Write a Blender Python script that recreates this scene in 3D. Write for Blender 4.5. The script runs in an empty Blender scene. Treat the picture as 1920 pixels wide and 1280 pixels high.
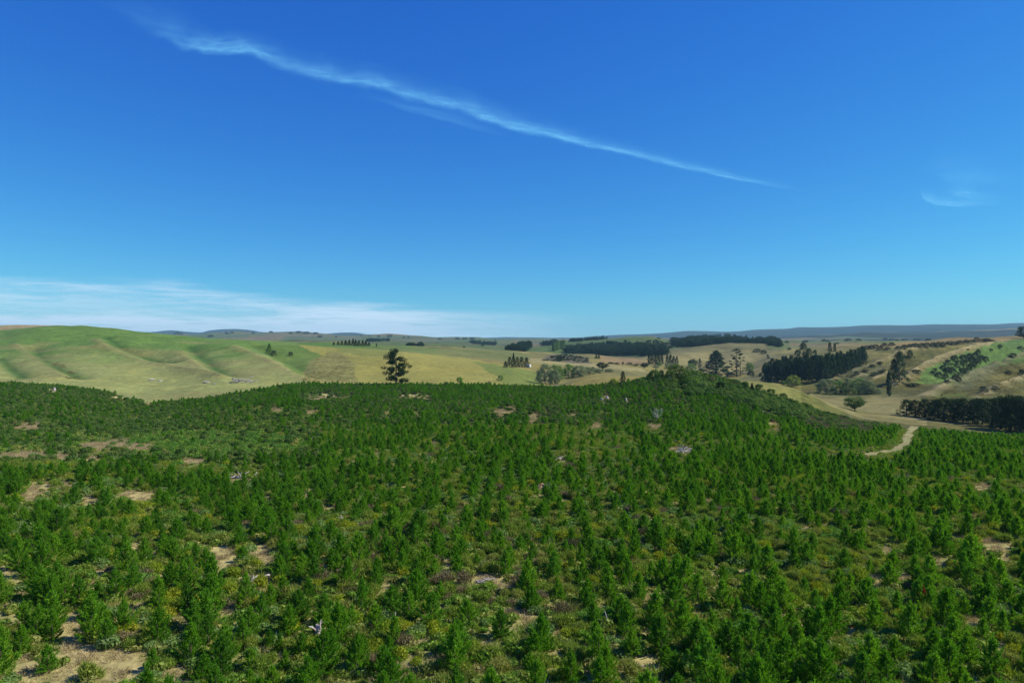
import bpy, math, random
import numpy as np

# ------------------------------------------------------------------ camera, sky, sun, exposure
SC = bpy.context.scene
COL = SC.collection
F = 1280.0            # focal length in photograph pixels
CX, CY = 960.0, 640.0
EYE = 20.0            # height of the drone above the ground below it

cam_data = bpy.data.cameras.new("camera")
cam_data.lens = 24.0
cam_data.sensor_width = 36.0
cam_data.clip_start = 0.5
cam_data.clip_end = 500000.0
cam = bpy.data.objects.new("camera", cam_data)
cam.location = (0, 0, EYE)
cam.rotation_euler = (math.radians(90), 0, 0)
COL.objects.link(cam)
SC.camera = cam

SUN_EL, SUN_AZ = math.radians(44), math.radians(88)     # azimuth clockwise from the view direction
world = bpy.data.worlds.new("World")
SC.world = world
world.use_nodes = True
wn = world.node_tree
wn.nodes.clear()
w_out = wn.nodes.new("ShaderNodeOutputWorld")
w_bg = wn.nodes.new("ShaderNodeBackground")
w_sky = wn.nodes.new("ShaderNodeTexSky")
w_sky.sky_type = 'NISHITA'
w_sky.sun_disc = False
w_sky.sun_elevation = SUN_EL
w_sky.sun_rotation = SUN_AZ
w_sky.altitude = 200
w_sky.air_density = 1.0
w_sky.dust_density = 0.0
w_sky.ozone_density = 3.0
# the photograph's clear, strongly saturated sky: one even grade over the whole sky
w_bg.inputs["Strength"].default_value = 0.081
w_sep = wn.nodes.new("ShaderNodeSeparateColor")
w_com = wn.nodes.new("ShaderNodeCombineColor")
wn.links.new(w_sky.outputs[0], w_sep.inputs[0])
for ch, (gain, power) in enumerate(((0.435, 1.56), (0.935, 1.19), (1.03, 0.55))):
    p_ = wn.nodes.new("ShaderNodeMath"); p_.operation = 'POWER'; p_.inputs[1].default_value = power
    m_ = wn.nodes.new("ShaderNodeMath"); m_.operation = 'MULTIPLY'; m_.inputs[1].default_value = gain * 0.1 ** power / 0.1
    wn.links.new(w_sep.outputs[ch], p_.inputs[0]); wn.links.new(p_.outputs[0], m_.inputs[0]); wn.links.new(m_.outputs[0], w_com.inputs[ch])
wn.links.new(w_com.outputs[0], w_bg.inputs["Color"])
wn.links.new(w_bg.outputs[0], w_out.inputs["Surface"])

sun_data = bpy.data.lights.new("sun", 'SUN')
sun_data.energy = 5.0
sun_data.angle = math.radians(0.5)
sun_data.color = (1.0, 0.93, 0.80)
sun = bpy.data.objects.new("sun", sun_data)
from mathutils import Vector
sdir = Vector((math.cos(SUN_EL) * math.sin(SUN_AZ), math.cos(SUN_EL) * math.cos(SUN_AZ), math.sin(SUN_EL)))
sun.rotation_euler = sdir.to_track_quat('Z', 'Y').to_euler()
sun.location = (60, 40, 90)
COL.objects.link(sun)

SC.view_settings.view_transform = 'Standard'
SC.view_settings.look = 'None'
SC.view_settings.gamma = 1.0
SC.view_settings.exposure = 0.3
SC.view_settings.use_curve_mapping = False
SC.render.engine = 'CYCLES'
SC.cycles.max_bounces = 6
SC.cycles.diffuse_bounces = 3
SC.cycles.transmission_bounces = 4
SC.cycles.transparent_max_bounces = 12
SC.cycles.volume_bounces = 0

rng = np.random.default_rng(7)
random.seed(7)

# ------------------------------------------------------------------ small maths
def hash2(ix, iy, seed):
    h = (ix.astype(np.int64) * 374761393 + iy.astype(np.int64) * 668265263 + seed * 1442695041) & 0xFFFFFFFF
    h = ((h ^ (h >> 13)) * 1274126177) & 0xFFFFFFFF
    h = h ^ (h >> 16)
    return (h & 0xFFFF) / 65535.0

def vnoise(x, y, seed=0):
    x = np.asarray(x, float); y = np.asarray(y, float)
    ix, iy = np.floor(x), np.floor(y)
    fx, fy = x - ix, y - iy
    fx = fx * fx * (3 - 2 * fx); fy = fy * fy * (3 - 2 * fy)
    a = hash2(ix, iy, seed); b = hash2(ix + 1, iy, seed)
    c = hash2(ix, iy + 1, seed); d = hash2(ix + 1, iy + 1, seed)
    return (a * (1 - fx) + b * fx) * (1 - fy) + (c * (1 - fx) + d * fx) * fy

def fbm(x, y, octaves=4, seed=0):
    s, a, t = 0.0, 1.0, 0.0
    for k in range(octaves):
        s = s + a * vnoise(x * 2 ** k + 17.3 * k, y * 2 ** k - 9.1 * k, seed + k)
        t += a
        a *= 0.5
    return s / t

def smooth(e0, e1, x):
    t = np.clip((x - e0) / (e1 - e0), 0, 1)
    return t * t * (3 - 2 * t)

def pchip(xs, ys, xq):
    """monotone cubic through (xs, ys)"""
    xs = np.asarray(xs, float); ys = np.asarray(ys, float)
    h = np.diff(xs); dl = np.diff(ys) / h
    m = np.zeros_like(ys)
    m[0], m[-1] = dl[0], dl[-1]
    for k in range(1, len(xs) - 1):
        if dl[k - 1] * dl[k] > 0:
            w1, w2 = 2 * h[k] + h[k - 1], h[k] + 2 * h[k - 1]
            m[k] = (w1 + w2) / (w1 / dl[k - 1] + w2 / dl[k])
    i = np.clip(np.searchsorted(xs, xq) - 1, 0, len(xs) - 2)
    t = (xq - xs[i]) / h[i]
    t2, t3 = t * t, t * t * t
    return ((2 * t3 - 3 * t2 + 1) * ys[i] + (t3 - 2 * t2 + t) * h[i] * m[i]
            + (-2 * t3 + 3 * t2) * ys[i + 1] + (t3 - t2) * h[i] * m[i + 1])

# ------------------------------------------------------------------ the lie of the land: rows of the country, near to far
# each layer: (azimuth column, distance, sight line height) along one crest, foot or valley
LAYERS = [
    [(-700, 10, 3200), (2620, 10, 3200)],
    [(-700, 45, 1209), (2620, 45, 1209)],
    [(-700, 100, 899), (0, 100, 900), (500, 100, 897), (960, 100, 894), (1500, 100, 899), (2620, 100, 902)],
    [(-700, 175, 798), (0, 175, 799), (300, 175, 806), (560, 175, 795), (900, 175, 791), (1250, 175, 793), (1560, 172, 812), (1700, 172, 828), (1920, 172, 834), (2620, 172, 834)],
    [(-700, 330, 725), (0, 330, 725), (160, 320, 734), (300, 270, 756), (430, 285, 746), (560, 330, 729), (700, 340, 729), (900, 340, 731), (1050, 330, 733), (1160, 300, 724), (1250, 290, 710), (1330, 290, 714), (1450, 270, 752), (1560, 255, 783), (1650, 240, 800), (1700, 232, 806), (1810, 225, 816), (1920, 220, 821), (2620, 220, 821)],
    [(-700, 390, 724), (0, 390, 724), (160, 370, 740), (300, 340, 761), (430, 350, 745), (560, 390, 728), (700, 400, 729), (900, 400, 728), (960, 400, 728), (1010, 380, 725), (1050, 370, 719), (1100, 365, 708), (1150, 360, 700), (1220, 355, 692), (1270, 350, 693), (1300, 350, 697), (1380, 345, 705), (1450, 335, 717), (1510, 325, 738), (1560, 315, 764), (1620, 305, 788), (1700, 300, 800), (1810, 290, 812), (1920, 285, 816), (2620, 285, 816)],
    [(-700, 470, 690), (0, 470, 690), (160, 460, 697), (300, 450, 714), (430, 450, 706), (560, 470, 702), (640, 480, 702), (700, 480, 706), (800, 480, 705), (900, 480, 709), (960, 480, 712), (1010, 490, 719), (1060, 480, 721), (1110, 470, 715), (1160, 470, 712), (1220, 470, 716), (1330, 480, 733), (1450, 480, 743), (1510, 480, 747), (1560, 470, 749), (1620, 470, 750), (1700, 470, 749), (1760, 470, 748), (1810, 465, 748), (1920, 460, 746), (2620, 460, 740)],
    [(-700, 580, 655), (0, 580, 656), (100, 590, 655), (200, 580, 662), (300, 570, 670), (430, 560, 668), (500, 560, 669), (560, 580, 673), (640, 600, 673), (700, 600, 672), (750, 600, 672), (850, 600, 682), (900, 600, 686), (960, 600, 691), (1010, 600, 703), (1060, 600, 702), (1110, 600, 698), (1160, 600, 697), (1220, 600, 705), (1330, 600, 721), (1450, 580, 731), (1510, 570, 735), (1560, 555, 738), (1620, 550, 736), (1700, 545, 734), (1810, 540, 730), (1920, 535, 724), (2620, 535, 715)],
    [(-700, 720, 630), (0, 720, 622), (40, 720, 617), (100, 720, 612), (150, 720, 613), (200, 720, 617), (300, 720, 626), (360, 710, 631), (430, 700, 637), (500, 700, 643), (560, 700, 648), (640, 720, 651), (700, 720, 656), (750, 720, 661), (850, 800, 668), (900, 800, 672), (960, 800, 675), (1010, 800, 676), (1060, 800, 680), (1110, 780, 684), (1160, 750, 689), (1220, 750, 694), (1270, 750, 702), (1330, 750, 710), (1380, 750, 713), (1450, 660, 713), (1510, 670, 706), (1560, 680, 699), (1620, 680, 694), (1700, 680, 692), (1760, 670, 692), (1810, 660, 691), (1870, 650, 689), (1920, 640, 686), (2620, 640, 680)],
    [(-700, 800, 622), (0, 800, 610), (40, 800, 608.5), (100, 800, 608.5), (150, 800, 611), (200, 790, 618), (300, 800, 631), (560, 900, 643.5), (640, 900, 645.5), (700, 950, 648.5), (750, 950, 650.5), (800, 950, 653), (850, 1000, 655), (900, 1050, 657), (960, 1050, 660), (1010, 1050, 663), (1060, 1050, 665), (1110, 1050, 668), (1160, 1000, 676), (1220, 1000, 682), (1270, 950, 690), (1330, 950, 698), (1380, 950, 700), (1450, 900, 684), (1510, 920, 665), (1560, 930, 655), (1620, 950, 647), (1700, 960, 641), (1760, 970, 638.5), (1810, 980, 636), (1870, 980, 634), (1920, 980, 633), (2620, 980, 628)],
    [(-700, 1500, 641), (300, 1500, 641), (560, 1500, 642), (700, 1500, 646), (800, 1500, 648), (900, 1500, 650), (960, 1500, 654), (1010, 1450, 657), (1060, 1420, 664), (1110, 1400, 667), (1160, 1350, 668), (1220, 1300, 662), (1270, 1400, 653), (1330, 1500, 644), (1380, 1500, 642), (1450, 1500, 644), (1510, 1600, 649), (1560, 1600, 646), (1620, 1600, 644), (1700, 1600, 642), (2620, 1600, 642)],
    [(-700, 2400, 641), (300, 2400, 641), (560, 2500, 640), (700, 2500, 641), (800, 2500, 642), (900, 2500, 644), (960, 2400, 648), (1010, 2300, 648), (1060, 2300, 641), (1130, 2300, 636), (1190, 2300, 631), (1220, 2300, 632), (1260, 2300, 640), (1330, 2400, 641), (1450, 2500, 641), (1560, 2500, 641), (2620, 2500, 641)],
    [(-700, 3300, 642), (2620, 3300, 642)],
    [(-700, 5000, 630), (0, 5000, 630), (300, 5000, 627), (360, 5000, 628), (400, 5000, 624), (440, 5000, 623), (480, 5000, 623), (520, 5000, 621), (560, 5000, 622), (600, 5000, 624), (640, 5000, 627), (680, 5000, 629), (730, 5000, 630), (780, 5000, 631), (830, 5000, 634), (900, 5000, 635), (960, 5000, 637), (1010, 5000, 638), (1160, 5000, 639), (1330, 5000, 637), (1450, 5000, 636), (1560, 5000, 630), (1700, 5000, 626), (1800, 5000, 624), (1920, 5000, 618), (2620, 5000, 612)],
    [(-700, 7500, 637), (300, 7500, 636), (700, 7500, 638), (1060, 7500, 639), (1450, 7500, 632), (1700, 7500, 622), (1920, 7500, 618), (2620, 7500, 616)],
    [(-700, 11000, 630), (0, 11000, 626), (280, 11000, 622), (320, 11000, 618.5), (345, 11000, 621), (375, 11000, 623), (395, 11000, 619), (430, 11000, 617), (465, 11000, 619), (500, 11000, 624), (560, 11000, 621), (610, 11000, 626), (640, 11000, 624), (660, 11000, 624), (690, 11000, 627), (780, 11000, 632), (900, 11000, 634), (960, 11000, 632), (1000, 11000, 633), (1050, 11000, 635), (1150, 11000, 630), (1200, 11000, 628), (1260, 11000, 624), (1290, 11000, 621.5), (1340, 11000, 622), (1380, 11000, 621), (1420, 11000, 617.5), (1480, 11000, 615), (1500, 11000, 612.5), (1560, 11000, 613), (1620, 11000, 611), (1700, 11000, 610), (1760, 11000, 608.5), (1850, 11000, 609), (1920, 11000, 606), (2620, 11000, 600)],
    [(-700, 16000, 645), (2620, 16000, 645)],
]
SEG = [24, 56, 66, 64, 44, 60, 74, 78, 54, 62, 52, 14, 44, 14, 36, 6]
UU = np.concatenate([np.arange(-700, -40, 12), np.arange(-40, 1964, 4), np.arange(1968, 2632, 12)]).astype(float)
NU = len(UU)
LD = np.array([pchip([p[0] for p in L], [p[1] for p in L], UU) for L in LAYERS])
LP = np.array([pchip([p[0] for p in L], [p[2] for p in L], UU) for L in LAYERS])
LP[4] -= np.interp(UU, [0, 160, 300, 440, 560, 1060, 1160, 1250, 1350, 1480], [6, 4, -1, 2, 6, 6, 3, 0, 1, 0])                      # the ground swells under the stand's far edge
LZ = EYE - (LP - CY) / F * LD
TT = np.concatenate([k + np.arange(n) / n for k, n in enumerate(SEG)] + [[len(SEG)]])
NT = len(TT)
D = np.zeros((NU, NT)); Z = np.zeros((NU, NT))
tk = np.arange(len(LAYERS), dtype=float)
for i in range(NU):
    ld = np.interp(TT, tk, LD[:, i])
    D[i] = ld
    Z[i] = pchip(LD[:, i], LZ[:, i], ld)
X = (UU[:, None] - CX) / F * D
T2 = np.broadcast_to(TT[None, :], D.shape)

def column(u):
    j = int(np.clip(np.searchsorted(UU, u) - 1, 0, NU - 2))
    f = (u - UU[j]) / (UU[j + 1] - UU[j])
    return D[j] * (1 - f) + D[j + 1] * f, Z[j] * (1 - f) + Z[j + 1] * f

def hit(u, py, tmin=0.0):
    """the first ground met by the sight line through (u, py)"""
    d, z = column(u)
    p = CY - (z - EYE) / d * F
    k0 = int(np.searchsorted(TT, tmin))
    w = np.nonzero(p[k0:] <= py)[0]
    if len(w) == 0:
        k = k0 + int(np.argmin(p[k0:]))
        return ((u - CX) / F * d[k], d[k], z[k])
    k = k0 + w[0]
    if k == 0:
        dd = d[0]
    else:
        f = (p[k - 1] - py) / max(p[k - 1] - p[k], 1e-6)
        f = min(max(f, 0), 1)
        dd = d[k - 1] + (d[k] - d[k - 1]) * f
    return ((u - CX) / F * dd, dd, float(np.interp(dd, d, z)))

def ground(x, y):
    d, z = column(CX + F * x / max(y, 1.0))
    return float(np.interp(y, d, z))

def pix(x, y, z):
    return CX + F * x / y, CY - F * (z - EYE) / y

def seg_dist(poly, grow=None):
    """distance of every grid vertex to a polyline, and the side"""
    best = np.full(D.shape, 1e9)
    side = np.zeros(D.shape); w0 = np.ones(D.shape)
    if grow is None: grow = [1.0] * len(poly)
    for (ax, ay), (bx, by), g0, g1 in zip(poly[:-1], poly[1:], grow[:-1], grow[1:]):
        vx, vy = bx - ax, by - ay
        L2 = vx * vx + vy * vy + 1e-9
        t = np.clip(((X - ax) * vx + (D - ay) * vy) / L2, 0, 1)
        ex, ey = X - ax - t * vx, D - ay - t * vy
        r = np.sqrt(ex * ex + ey * ey)
        m = r < best
        best[m] = r[m]
        side[m] = np.sign(vx * ey - vy * ex)[m]
        w0[m] = (g0 + (g1 - g0) * t)[m]
    return best, w0

# rolling relief
ampl = np.interp(D, [20, 60, 300, 420, 900, 2000, 5000, 11000, 16000], [0.3, 0.7, 0.9, 0.7, 3.6, 10.0, 28, 30, 26])
wave = np.interp(D, [20, 300, 900, 2000, 5000, 11000], [9, 30, 70, 140, 420, 900])
wave_q = np.where(D < 340, 22.0, np.where(D < 1250, 60.0, np.where(D < 3500, 170.0, np.where(D < 8000, 420.0, 900.0))))
R = np.zeros_like(D)
for wv, lo, hi in ((22.0, 0, 330), (60.0, 330, 1200), (170.0, 1200, 3400), (420.0, 3400, 8000), (900.0, 8000, 20000)):
    wgt = smooth(lo * 0.85, lo * 1.15 + 1, D) * (1 - smooth(hi * 0.85, hi * 1.15, D))
    R += wgt * (fbm(X / wv, D / wv, 3, int(wv)) - 0.5) * 2
Z = Z + R * ampl

# spurs and gullies: (sight line points, rise, half width)
CREASE = []
def relief(pts, rise, width):
    poly, grow = [], []
    for k, (u, py) in enumerate(pts):
        f = 1.0 if u < 1500 else (.18, .62, .9, 1, 1, 1, 1)[k]      # spurs rise out of the valley floor
        tm = 4.3 if u < 1500 else 5.9
        x, y, z = hit(u, py, tm)
        if rise > 0:
            x, y, z = hit(u, py + 0.75 * f * rise * F / y, tm)
        poly.append((x, y)); grow.append(f)
    CREASE.append((poly, rise, width, grow))

for pts, rise, w in [
    ([(180, 634), (205, 653), (240, 666), (300, 681), (360, 693), (420, 702)], 2.2, 9),
    ([(200, 630), (228, 652), (268, 666), (330, 679)], -2.6, 8),
    ([(335, 658), (360, 676), (385, 692), (415, 706)], 2.0, 9),
    ([(355, 645), (378, 668), (405, 688), (435, 705)], -3.0, 10),
    ([(30, 645), (52, 658), (85, 680), (118, 704)], 2.0, 9),
    ([(62, 650), (82, 672), (118, 692), (150, 705)], -3.0, 9),
    ([(0, 668), (25, 690), (45, 705)], -2.4, 8),
    ([(440, 648), (480, 664), (530, 688), (580, 713)], 2.6, 11),
    ([(478, 644), (515, 663), (560, 685), (588, 706)], -3.4, 11),
    ([(1545, 716), (1600, 690), (1650, 670), (1700, 657), (1770, 650)], 16, 15),
    ([(1590, 717), (1640, 694), (1672, 683)], 12, 10),
    ([(1628, 718), (1668, 700)], 11, 9),
    ([(1572, 717), (1625, 694), (1662, 679), (1700, 668)], -10, 9),
    ([(1612, 718), (1650, 700), (1690, 686)], -9, 8),
    ([(1672, 722), (1708, 701), (1735, 686), (1765, 673), (1830, 652), (1880, 641)], 17, 16),
    ([(1738, 742), (1790, 716), (1850, 691), (1920, 666), (1990, 640)], 25, 18),
    ([(1765, 720), (1830, 692), (1900, 662), (1960, 645)], -14, 13),
    ([(1830, 748), (1880, 727), (1920, 713), (1980, 690)], 14, 11),
    ([(1800, 745), (1860, 720), (1920, 695)], -9, 10),
    ([(1190, 688), (1250, 672), (1320, 655)], 3.5, 30),
    ([(1270, 694), (1320, 675), (1360, 652)], -6, 34),
    ([(1330, 694), (1372, 672), (1400, 650)], 4, 34),
    ([(1385, 690), (1425, 668), (1440, 650)], -6, 34)]:
    relief(pts, rise, w)
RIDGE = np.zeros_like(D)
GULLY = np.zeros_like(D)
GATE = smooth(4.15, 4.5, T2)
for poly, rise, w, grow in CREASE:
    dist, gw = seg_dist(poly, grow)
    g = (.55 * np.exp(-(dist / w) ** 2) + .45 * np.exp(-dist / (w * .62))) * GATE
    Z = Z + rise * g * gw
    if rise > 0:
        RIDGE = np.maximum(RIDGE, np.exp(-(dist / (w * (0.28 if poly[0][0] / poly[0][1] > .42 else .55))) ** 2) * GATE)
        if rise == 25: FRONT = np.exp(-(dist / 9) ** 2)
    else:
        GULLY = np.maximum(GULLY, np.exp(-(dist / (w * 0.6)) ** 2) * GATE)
fold = np.abs(fbm((X + .45 * D) / 26, (D - .2 * X) / 95, 3, 301) - .5) * 2
Z = Z + (fold - .35) * np.where(UU[:, None] > 1400, 3.6, .8) * smooth(4.5, 5.6, T2) * (1 - smooth(8.0, 8.9, T2)) * (1 - smooth(520, 600, UU[:, None]) * (1 - smooth(1500, 1560, UU[:, None]))) * (1 - smooth(1470, 1500, UU[:, None]) * (1 - smooth(6.0, 6.8, T2)))
PY = CY - (Z - EYE) / D * F

# ------------------------------------------------------------------ bare and grassy openings in the plantation: (column, sight line, half width, half height, kind)
OPEN = [
    (64, 921, 14, 16), (90, 918, 14, 14), (44, 935, 12, 9), (133, 910, 18, 8), (166, 940, 20, 10), (256, 930, 36, 10), (330, 897, 9, 7),
    (422, 1045, 24, 16), (408, 1070, 16, 16), (466, 1088, 34, 12), (8, 1072, 16, 12), (53, 1113, 12, 9), (137, 1184, 25, 34), (153, 1226, 34, 14),
    (62, 1252, 24, 18), (40, 1272, 26, 14), (124, 1264, 22, 18), (228, 1252, 44, 30), (335, 1264, 18, 16), (428, 1140, 16, 14), (258, 1136, 14, 8),
    (497, 1040, 22, 18), (488, 1084, 24, 10), (617, 956, 16, 7), (742, 960, 24, 7), (727, 1095, 14, 13), (583, 927, 10, 7), (790, 955, 8, 6),
    (916, 1031, 12, 6), (942, 1096, 18, 10), (785, 1208, 26, 9), (822, 1212, 12, 10), (912, 1212, 16, 14), (900, 1085, 26, 12),
    (1013, 914, 11, 9), (1224, 1119, 26, 12), (1330, 1124, 16, 8), (1100, 1214, 14, 6), (1200, 1256, 24, 16), (1050, 1224, 14, 8), (985, 1160, 22, 14),
    (1513, 990, 18, 9), (1680, 1080, 24, 14), (1640, 1090, 12, 14), (1846, 914, 30, 9), (1852, 1022, 20, 16), (1890, 1032, 18, 14), (1665, 1033, 14, 6),
    (1603, 1177, 11, 15), (1878, 1224, 14, 18), (1762, 1056, 20, 9), (1826, 1160, 14, 10), (1900, 1075, 12, 14),
    (50, 800, 34, 6), (100, 731, 7, 6), (212, 748, 16, 5), (234, 747, 14, 6), (218, 838, 66, 11), (60, 855, 70, 6), (140, 862, 54, 5), (275, 755, 8, 5), (364, 866, 22, 5),
    (487, 767, 8, 7), (525, 770, 22, 6), (580, 772, 20, 6), (690, 772, 9, 5), (727, 777, 10, 10), (785, 776, 8, 8), (775, 745, 44, 6), (610, 743, 76, 7), (930, 776, 22, 9),
    (782, 853, 11, 8), (705, 852, 10, 6), (825, 835, 24, 5), (657, 866, 10, 8), (690, 862, 8, 6), (960, 770, 26, 9),
    (1000, 784, 16, 16), (1120, 797, 20, 9), (1072, 780, 16, 7), (1133, 751, 14, 12), (1175, 756, 7, 7), (1092, 856, 14, 5), (1130, 856, 14, 5), (1030, 772, 14, 6),
    (1450, 800, 20, 9), (1565, 856, 26, 4), (1445, 774, 30, 5), (1050, 860, 26, 6), (1275, 846, 30, 8), (1225, 800, 24, 6), (445, 899, 46, 6), (1290, 856, 40, 4),
]
OPEN = [(u, p, a * .62, b * .7) if u > 380 and p < 1000 else (u, p, a, b) for u, p, a, b in OPEN]
OP = np.array(OPEN, float)

def openness(u, py):
    """1 inside a grassy opening"""
    u = u + 16 * (float(vnoise(u / 14., py / 7., 91)) - .5); py = py + 8 * (float(vnoise(u / 14., py / 7., 92)) - .5)
    q = ((u - OP[:, 0]) / OP[:, 2]) ** 2 + ((py - OP[:, 1]) / OP[:, 3]) ** 2
    return float(np.clip(1.45 - np.sqrt(q.min()), 0, 1))

def in_poly(u, p, poly):
    inside = np.zeros(np.shape(u), bool)
    n = len(poly)
    for k in range(n):
        x1, y1 = poly[k]; x2, y2 = poly[(k + 1) % n]
        if y1 == y2:
            continue
        c = ((y1 > p) != (y2 > p)) & (u < (x2 - x1) * (p - y1) / (y2 - y1) + x1)
        inside ^= c
    return inside

# ------------------------------------------------------------------ what grows on the land: colours of the turf, and shade painted on the right spurs
def C3(*c): return np.array(c, float)
nA = fbm(X / 35, D / 35, 4, 3); nB = fbm(X / 9, D / 9, 3, 5); nC = fbm(X / 160, D / 160, 4, 8)
PALE, GREEN, YGREEN, TAN, OLIVE, BROWN = C3(.33, .28, .15), C3(.075, .165, .035), C3(.17, .20, .06), C3(.27, .225, .085), C3(.185, .17, .075), C3(.30, .185, .10)
def mix(a, b, f): return a + (b - a) * np.clip(f, 0, 1)[..., None]
ONE = np.ones(D.shape + (3,))
COLR = mix(ONE * C3(.36, .31, .12), ONE * C3(.18, .20, .055), smooth(.35, .65, nB * .6 + nA * .4))        # plantation floor
uj = UU[:, None] + (nA - .5) * 22 * np.clip(600 / D, .2, 1.5)
pj = PY + (nB - .5) * 5 * np.clip(600 / D, .2, 1.0)
for (u, p, a, b) in OPEN:
    q = ((UU[:, None] - u) / a) ** 2 + ((PY - p) / b) ** 2
    m = (1 - smooth(.7, 1.5, np.sqrt(q) + (nB - .5) * .9)) * (T2 < 4.1)
    COLR = mix(COLR, ONE * C3(.40, .335, .14), m * (.45 + .6 * nA) * (.45 if u > 380 else 1))
far = T2 > 4.2
# default hill turf
hill = mix(ONE * OLIVE, ONE * TAN, smooth(.35, .65, nA))
COLR = np.where((far & (T2 < 9.6))[..., None], hill, COLR)
# rolling country beyond
patch = hash2(np.floor((X + 90 * (nC - .5)) / 330), np.floor((D + 200 * (nC - .5)) / 520), 5)
fcol = np.where((patch < .4)[..., None], C3(.20, .185, .10), np.where((patch < .72)[..., None], C3(.15, .19, .08), C3(.26, .2, .12)))
fcol = mix(fcol, ONE * C3(.11, .13, .07), smooth(.55, .7, nC) * .8)
COLR = np.where((T2 >= 9.6)[..., None], fcol, COLR)
wood = smooth(-.05, .03, -.45 + .10 * smooth(1400, 1750, UU[:, None] + 0 * D) + fbm(X / 700, D / 700, 4, 21))
COLR = np.where((T2 > 11.5)[..., None], mix(fcol, ONE * C3(.02, .036, .022), wood * smooth(1150, 1500, UU[:, None] + 0 * D) * .9), COLR)
COLR = np.where((T2 > 13.6)[..., None], mix(COLR, ONE * C3(.016, .030, .020), .92 + 0 * D), COLR)
# left hill
lh = (T2 > 4.2) & (T2 < 9.6) & (UU[:, None] < 620)
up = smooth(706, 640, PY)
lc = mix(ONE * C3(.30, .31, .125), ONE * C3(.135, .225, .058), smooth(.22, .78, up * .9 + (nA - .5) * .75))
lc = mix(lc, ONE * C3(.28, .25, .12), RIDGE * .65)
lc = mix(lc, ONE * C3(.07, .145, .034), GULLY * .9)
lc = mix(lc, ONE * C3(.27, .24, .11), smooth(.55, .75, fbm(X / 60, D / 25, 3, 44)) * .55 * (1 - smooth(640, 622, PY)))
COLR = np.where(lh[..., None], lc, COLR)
PAINT = [
    # polygon, layer span, colour, strength
    ([(-700, 600), (160, 600), (140, 613), (60, 614), (0, 619), (-700, 640)], 8.25, 9.4, C3(.40, .30, .20), 1),
    ([(472, 650), (545, 648), (610, 652), (588, 688), (595, 713), (578, 713), (528, 682)], 4.3, 8.2, C3(.125, .19, .045), .9),
    ([(560, 645), (700, 645), (960, 685), (1012, 702), (1030, 735), (560, 735), (588, 700), (600, 668)], 4.3, 8.1, C3(.32, .285, .085), 1),
    ([(620, 646), (700, 652), (760, 664), (700, 668), (640, 662)], 6.5, 8.1, C3(.19, .215, .065), .7),
    ([(562, 716), (588, 672), (615, 658), (640, 662), (664, 684), (676, 718)], 4.3, 8.1, C3(.235, .215, .088), .85),
    ([(560, 640), (700, 644), (820, 652), (820, 662), (740, 658), (690, 653), (560, 651)], 8.0, 9.3, C3(.10, .185, .045), .9),
    ([(885, 676), (965, 690), (1012, 700), (1020, 735), (975, 735)], 4.3, 7.6, C3(.155, .2, .05), .9),
    ([(700, 650), (960, 655), (1000, 668), (960, 676), (850, 668), (760, 660)], 7.8, 9.6, C3(.17, .195, .075), .8),
    ([(985, 668), (1060, 675), (1120, 681), (1210, 690), (1210, 697), (1110, 689), (1000, 680)], 7.2, 8.2, C3(.36, .3, .16), .9),
    ([(1010, 682), (1022, 667), (1060, 662), (1100, 670), (1115, 682)], 8.0, 9.3, C3(.15, .125, .10), 1),
    ([(1118, 668), (1205, 666), (1240, 680), (1180, 684), (1130, 679)], 8.0, 9.8, C3(.30, .205, .12), 1),
    ([(980, 660), (1060, 636), (1190, 626), (1262, 640), (1205, 668), (1060, 670)], 9.6, 11.3, C3(.125, .185, .055), .95),
    ([(1190, 672), (1330, 640), (1455, 638), (1455, 704), (1240, 704)], 8.7, 10.2, C3(.265, .22, .11), .9),
    ([(1040, 726), (1150, 696), (1230, 688), (1330, 694), (1330, 720), (1180, 740)], 4.2, 6, C3(.30, .24, .08), 1),
    ([(1330, 690), (1450, 712), (1510, 733), (1570, 762), (1600, 800), (1330, 760)], 4.2, 6, C3(.25, .235, .07), .9),
    ([(1480, 738), (1720, 738), (1740, 800), (1540, 800)], 5.1, 6.9, C3(.43, .345, .19), 1),
    ([(1540, 733), (1760, 733), (1760, 743), (1540, 743)], 5.9, 7.2, C3(.2, .2, .08), .7),
    ([(1560, 640), (1930, 620), (1930, 638), (1640, 652), (1560, 658)], 8.1, 9.4, C3(.30, .21, .115), .9),
    ([(1440, 690), (1560, 650), (1640, 645), (1640, 668), (1440, 715)], 7.9, 9.4, C3(.225, .2, .09), .8),
    ([(1722, 718), (1738, 690), (1790, 668), (1870, 641), (1990, 628), (1990, 668), (1850, 692), (1780, 722)], 5.5, 9.0, C3(.12, .205, .045), .95),
    ([(1735, 748), (1760, 735), (1800, 735), (1850, 745), (1830, 752)], 5.2, 7.5, C3(.19, .21, .06), .8),
    ([(1440, 640), (1700, 630), (1700, 648), (1560, 650), (1440, 655)], 9.5, 11.5, C3(.16, .2, .08), .7),
    ([(1480, 640), (1600, 640), (1600, 650), (1480, 650)], 9.4, 10.4, C3(.29, .205, .12), .8),
]
for poly, t0, t1, c, s in PAINT:
    m = in_poly(uj, pj, poly) & (T2 >= t0) & (T2 <= t1)
    COLR = np.where(m[..., None], mix(COLR, ONE * c, s * (0.86 + .14 * nB)), COLR)
COLR = np.where((T2 > 9.6)[..., None], COLR * .78, COLR)
COLR = np.where(far[..., None], COLR * C3(.72, .765, .585), COLR)
rs = far & (UU[:, None] > 1500) & (T2 < 9.4)  # right spurs: shade of the slope faces darkened into the turf colour, crests paler
COLR = np.where(rs[..., None], mix(mix(mix(COLR, COLR * C3(.58, .62, .52), .95 * smooth(8.6, 8.1, T2)), ONE * C3(.36, .30, .15), RIDGE * .6), ONE * C3(.085, .10, .045), GULLY * .75), COLR)
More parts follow.
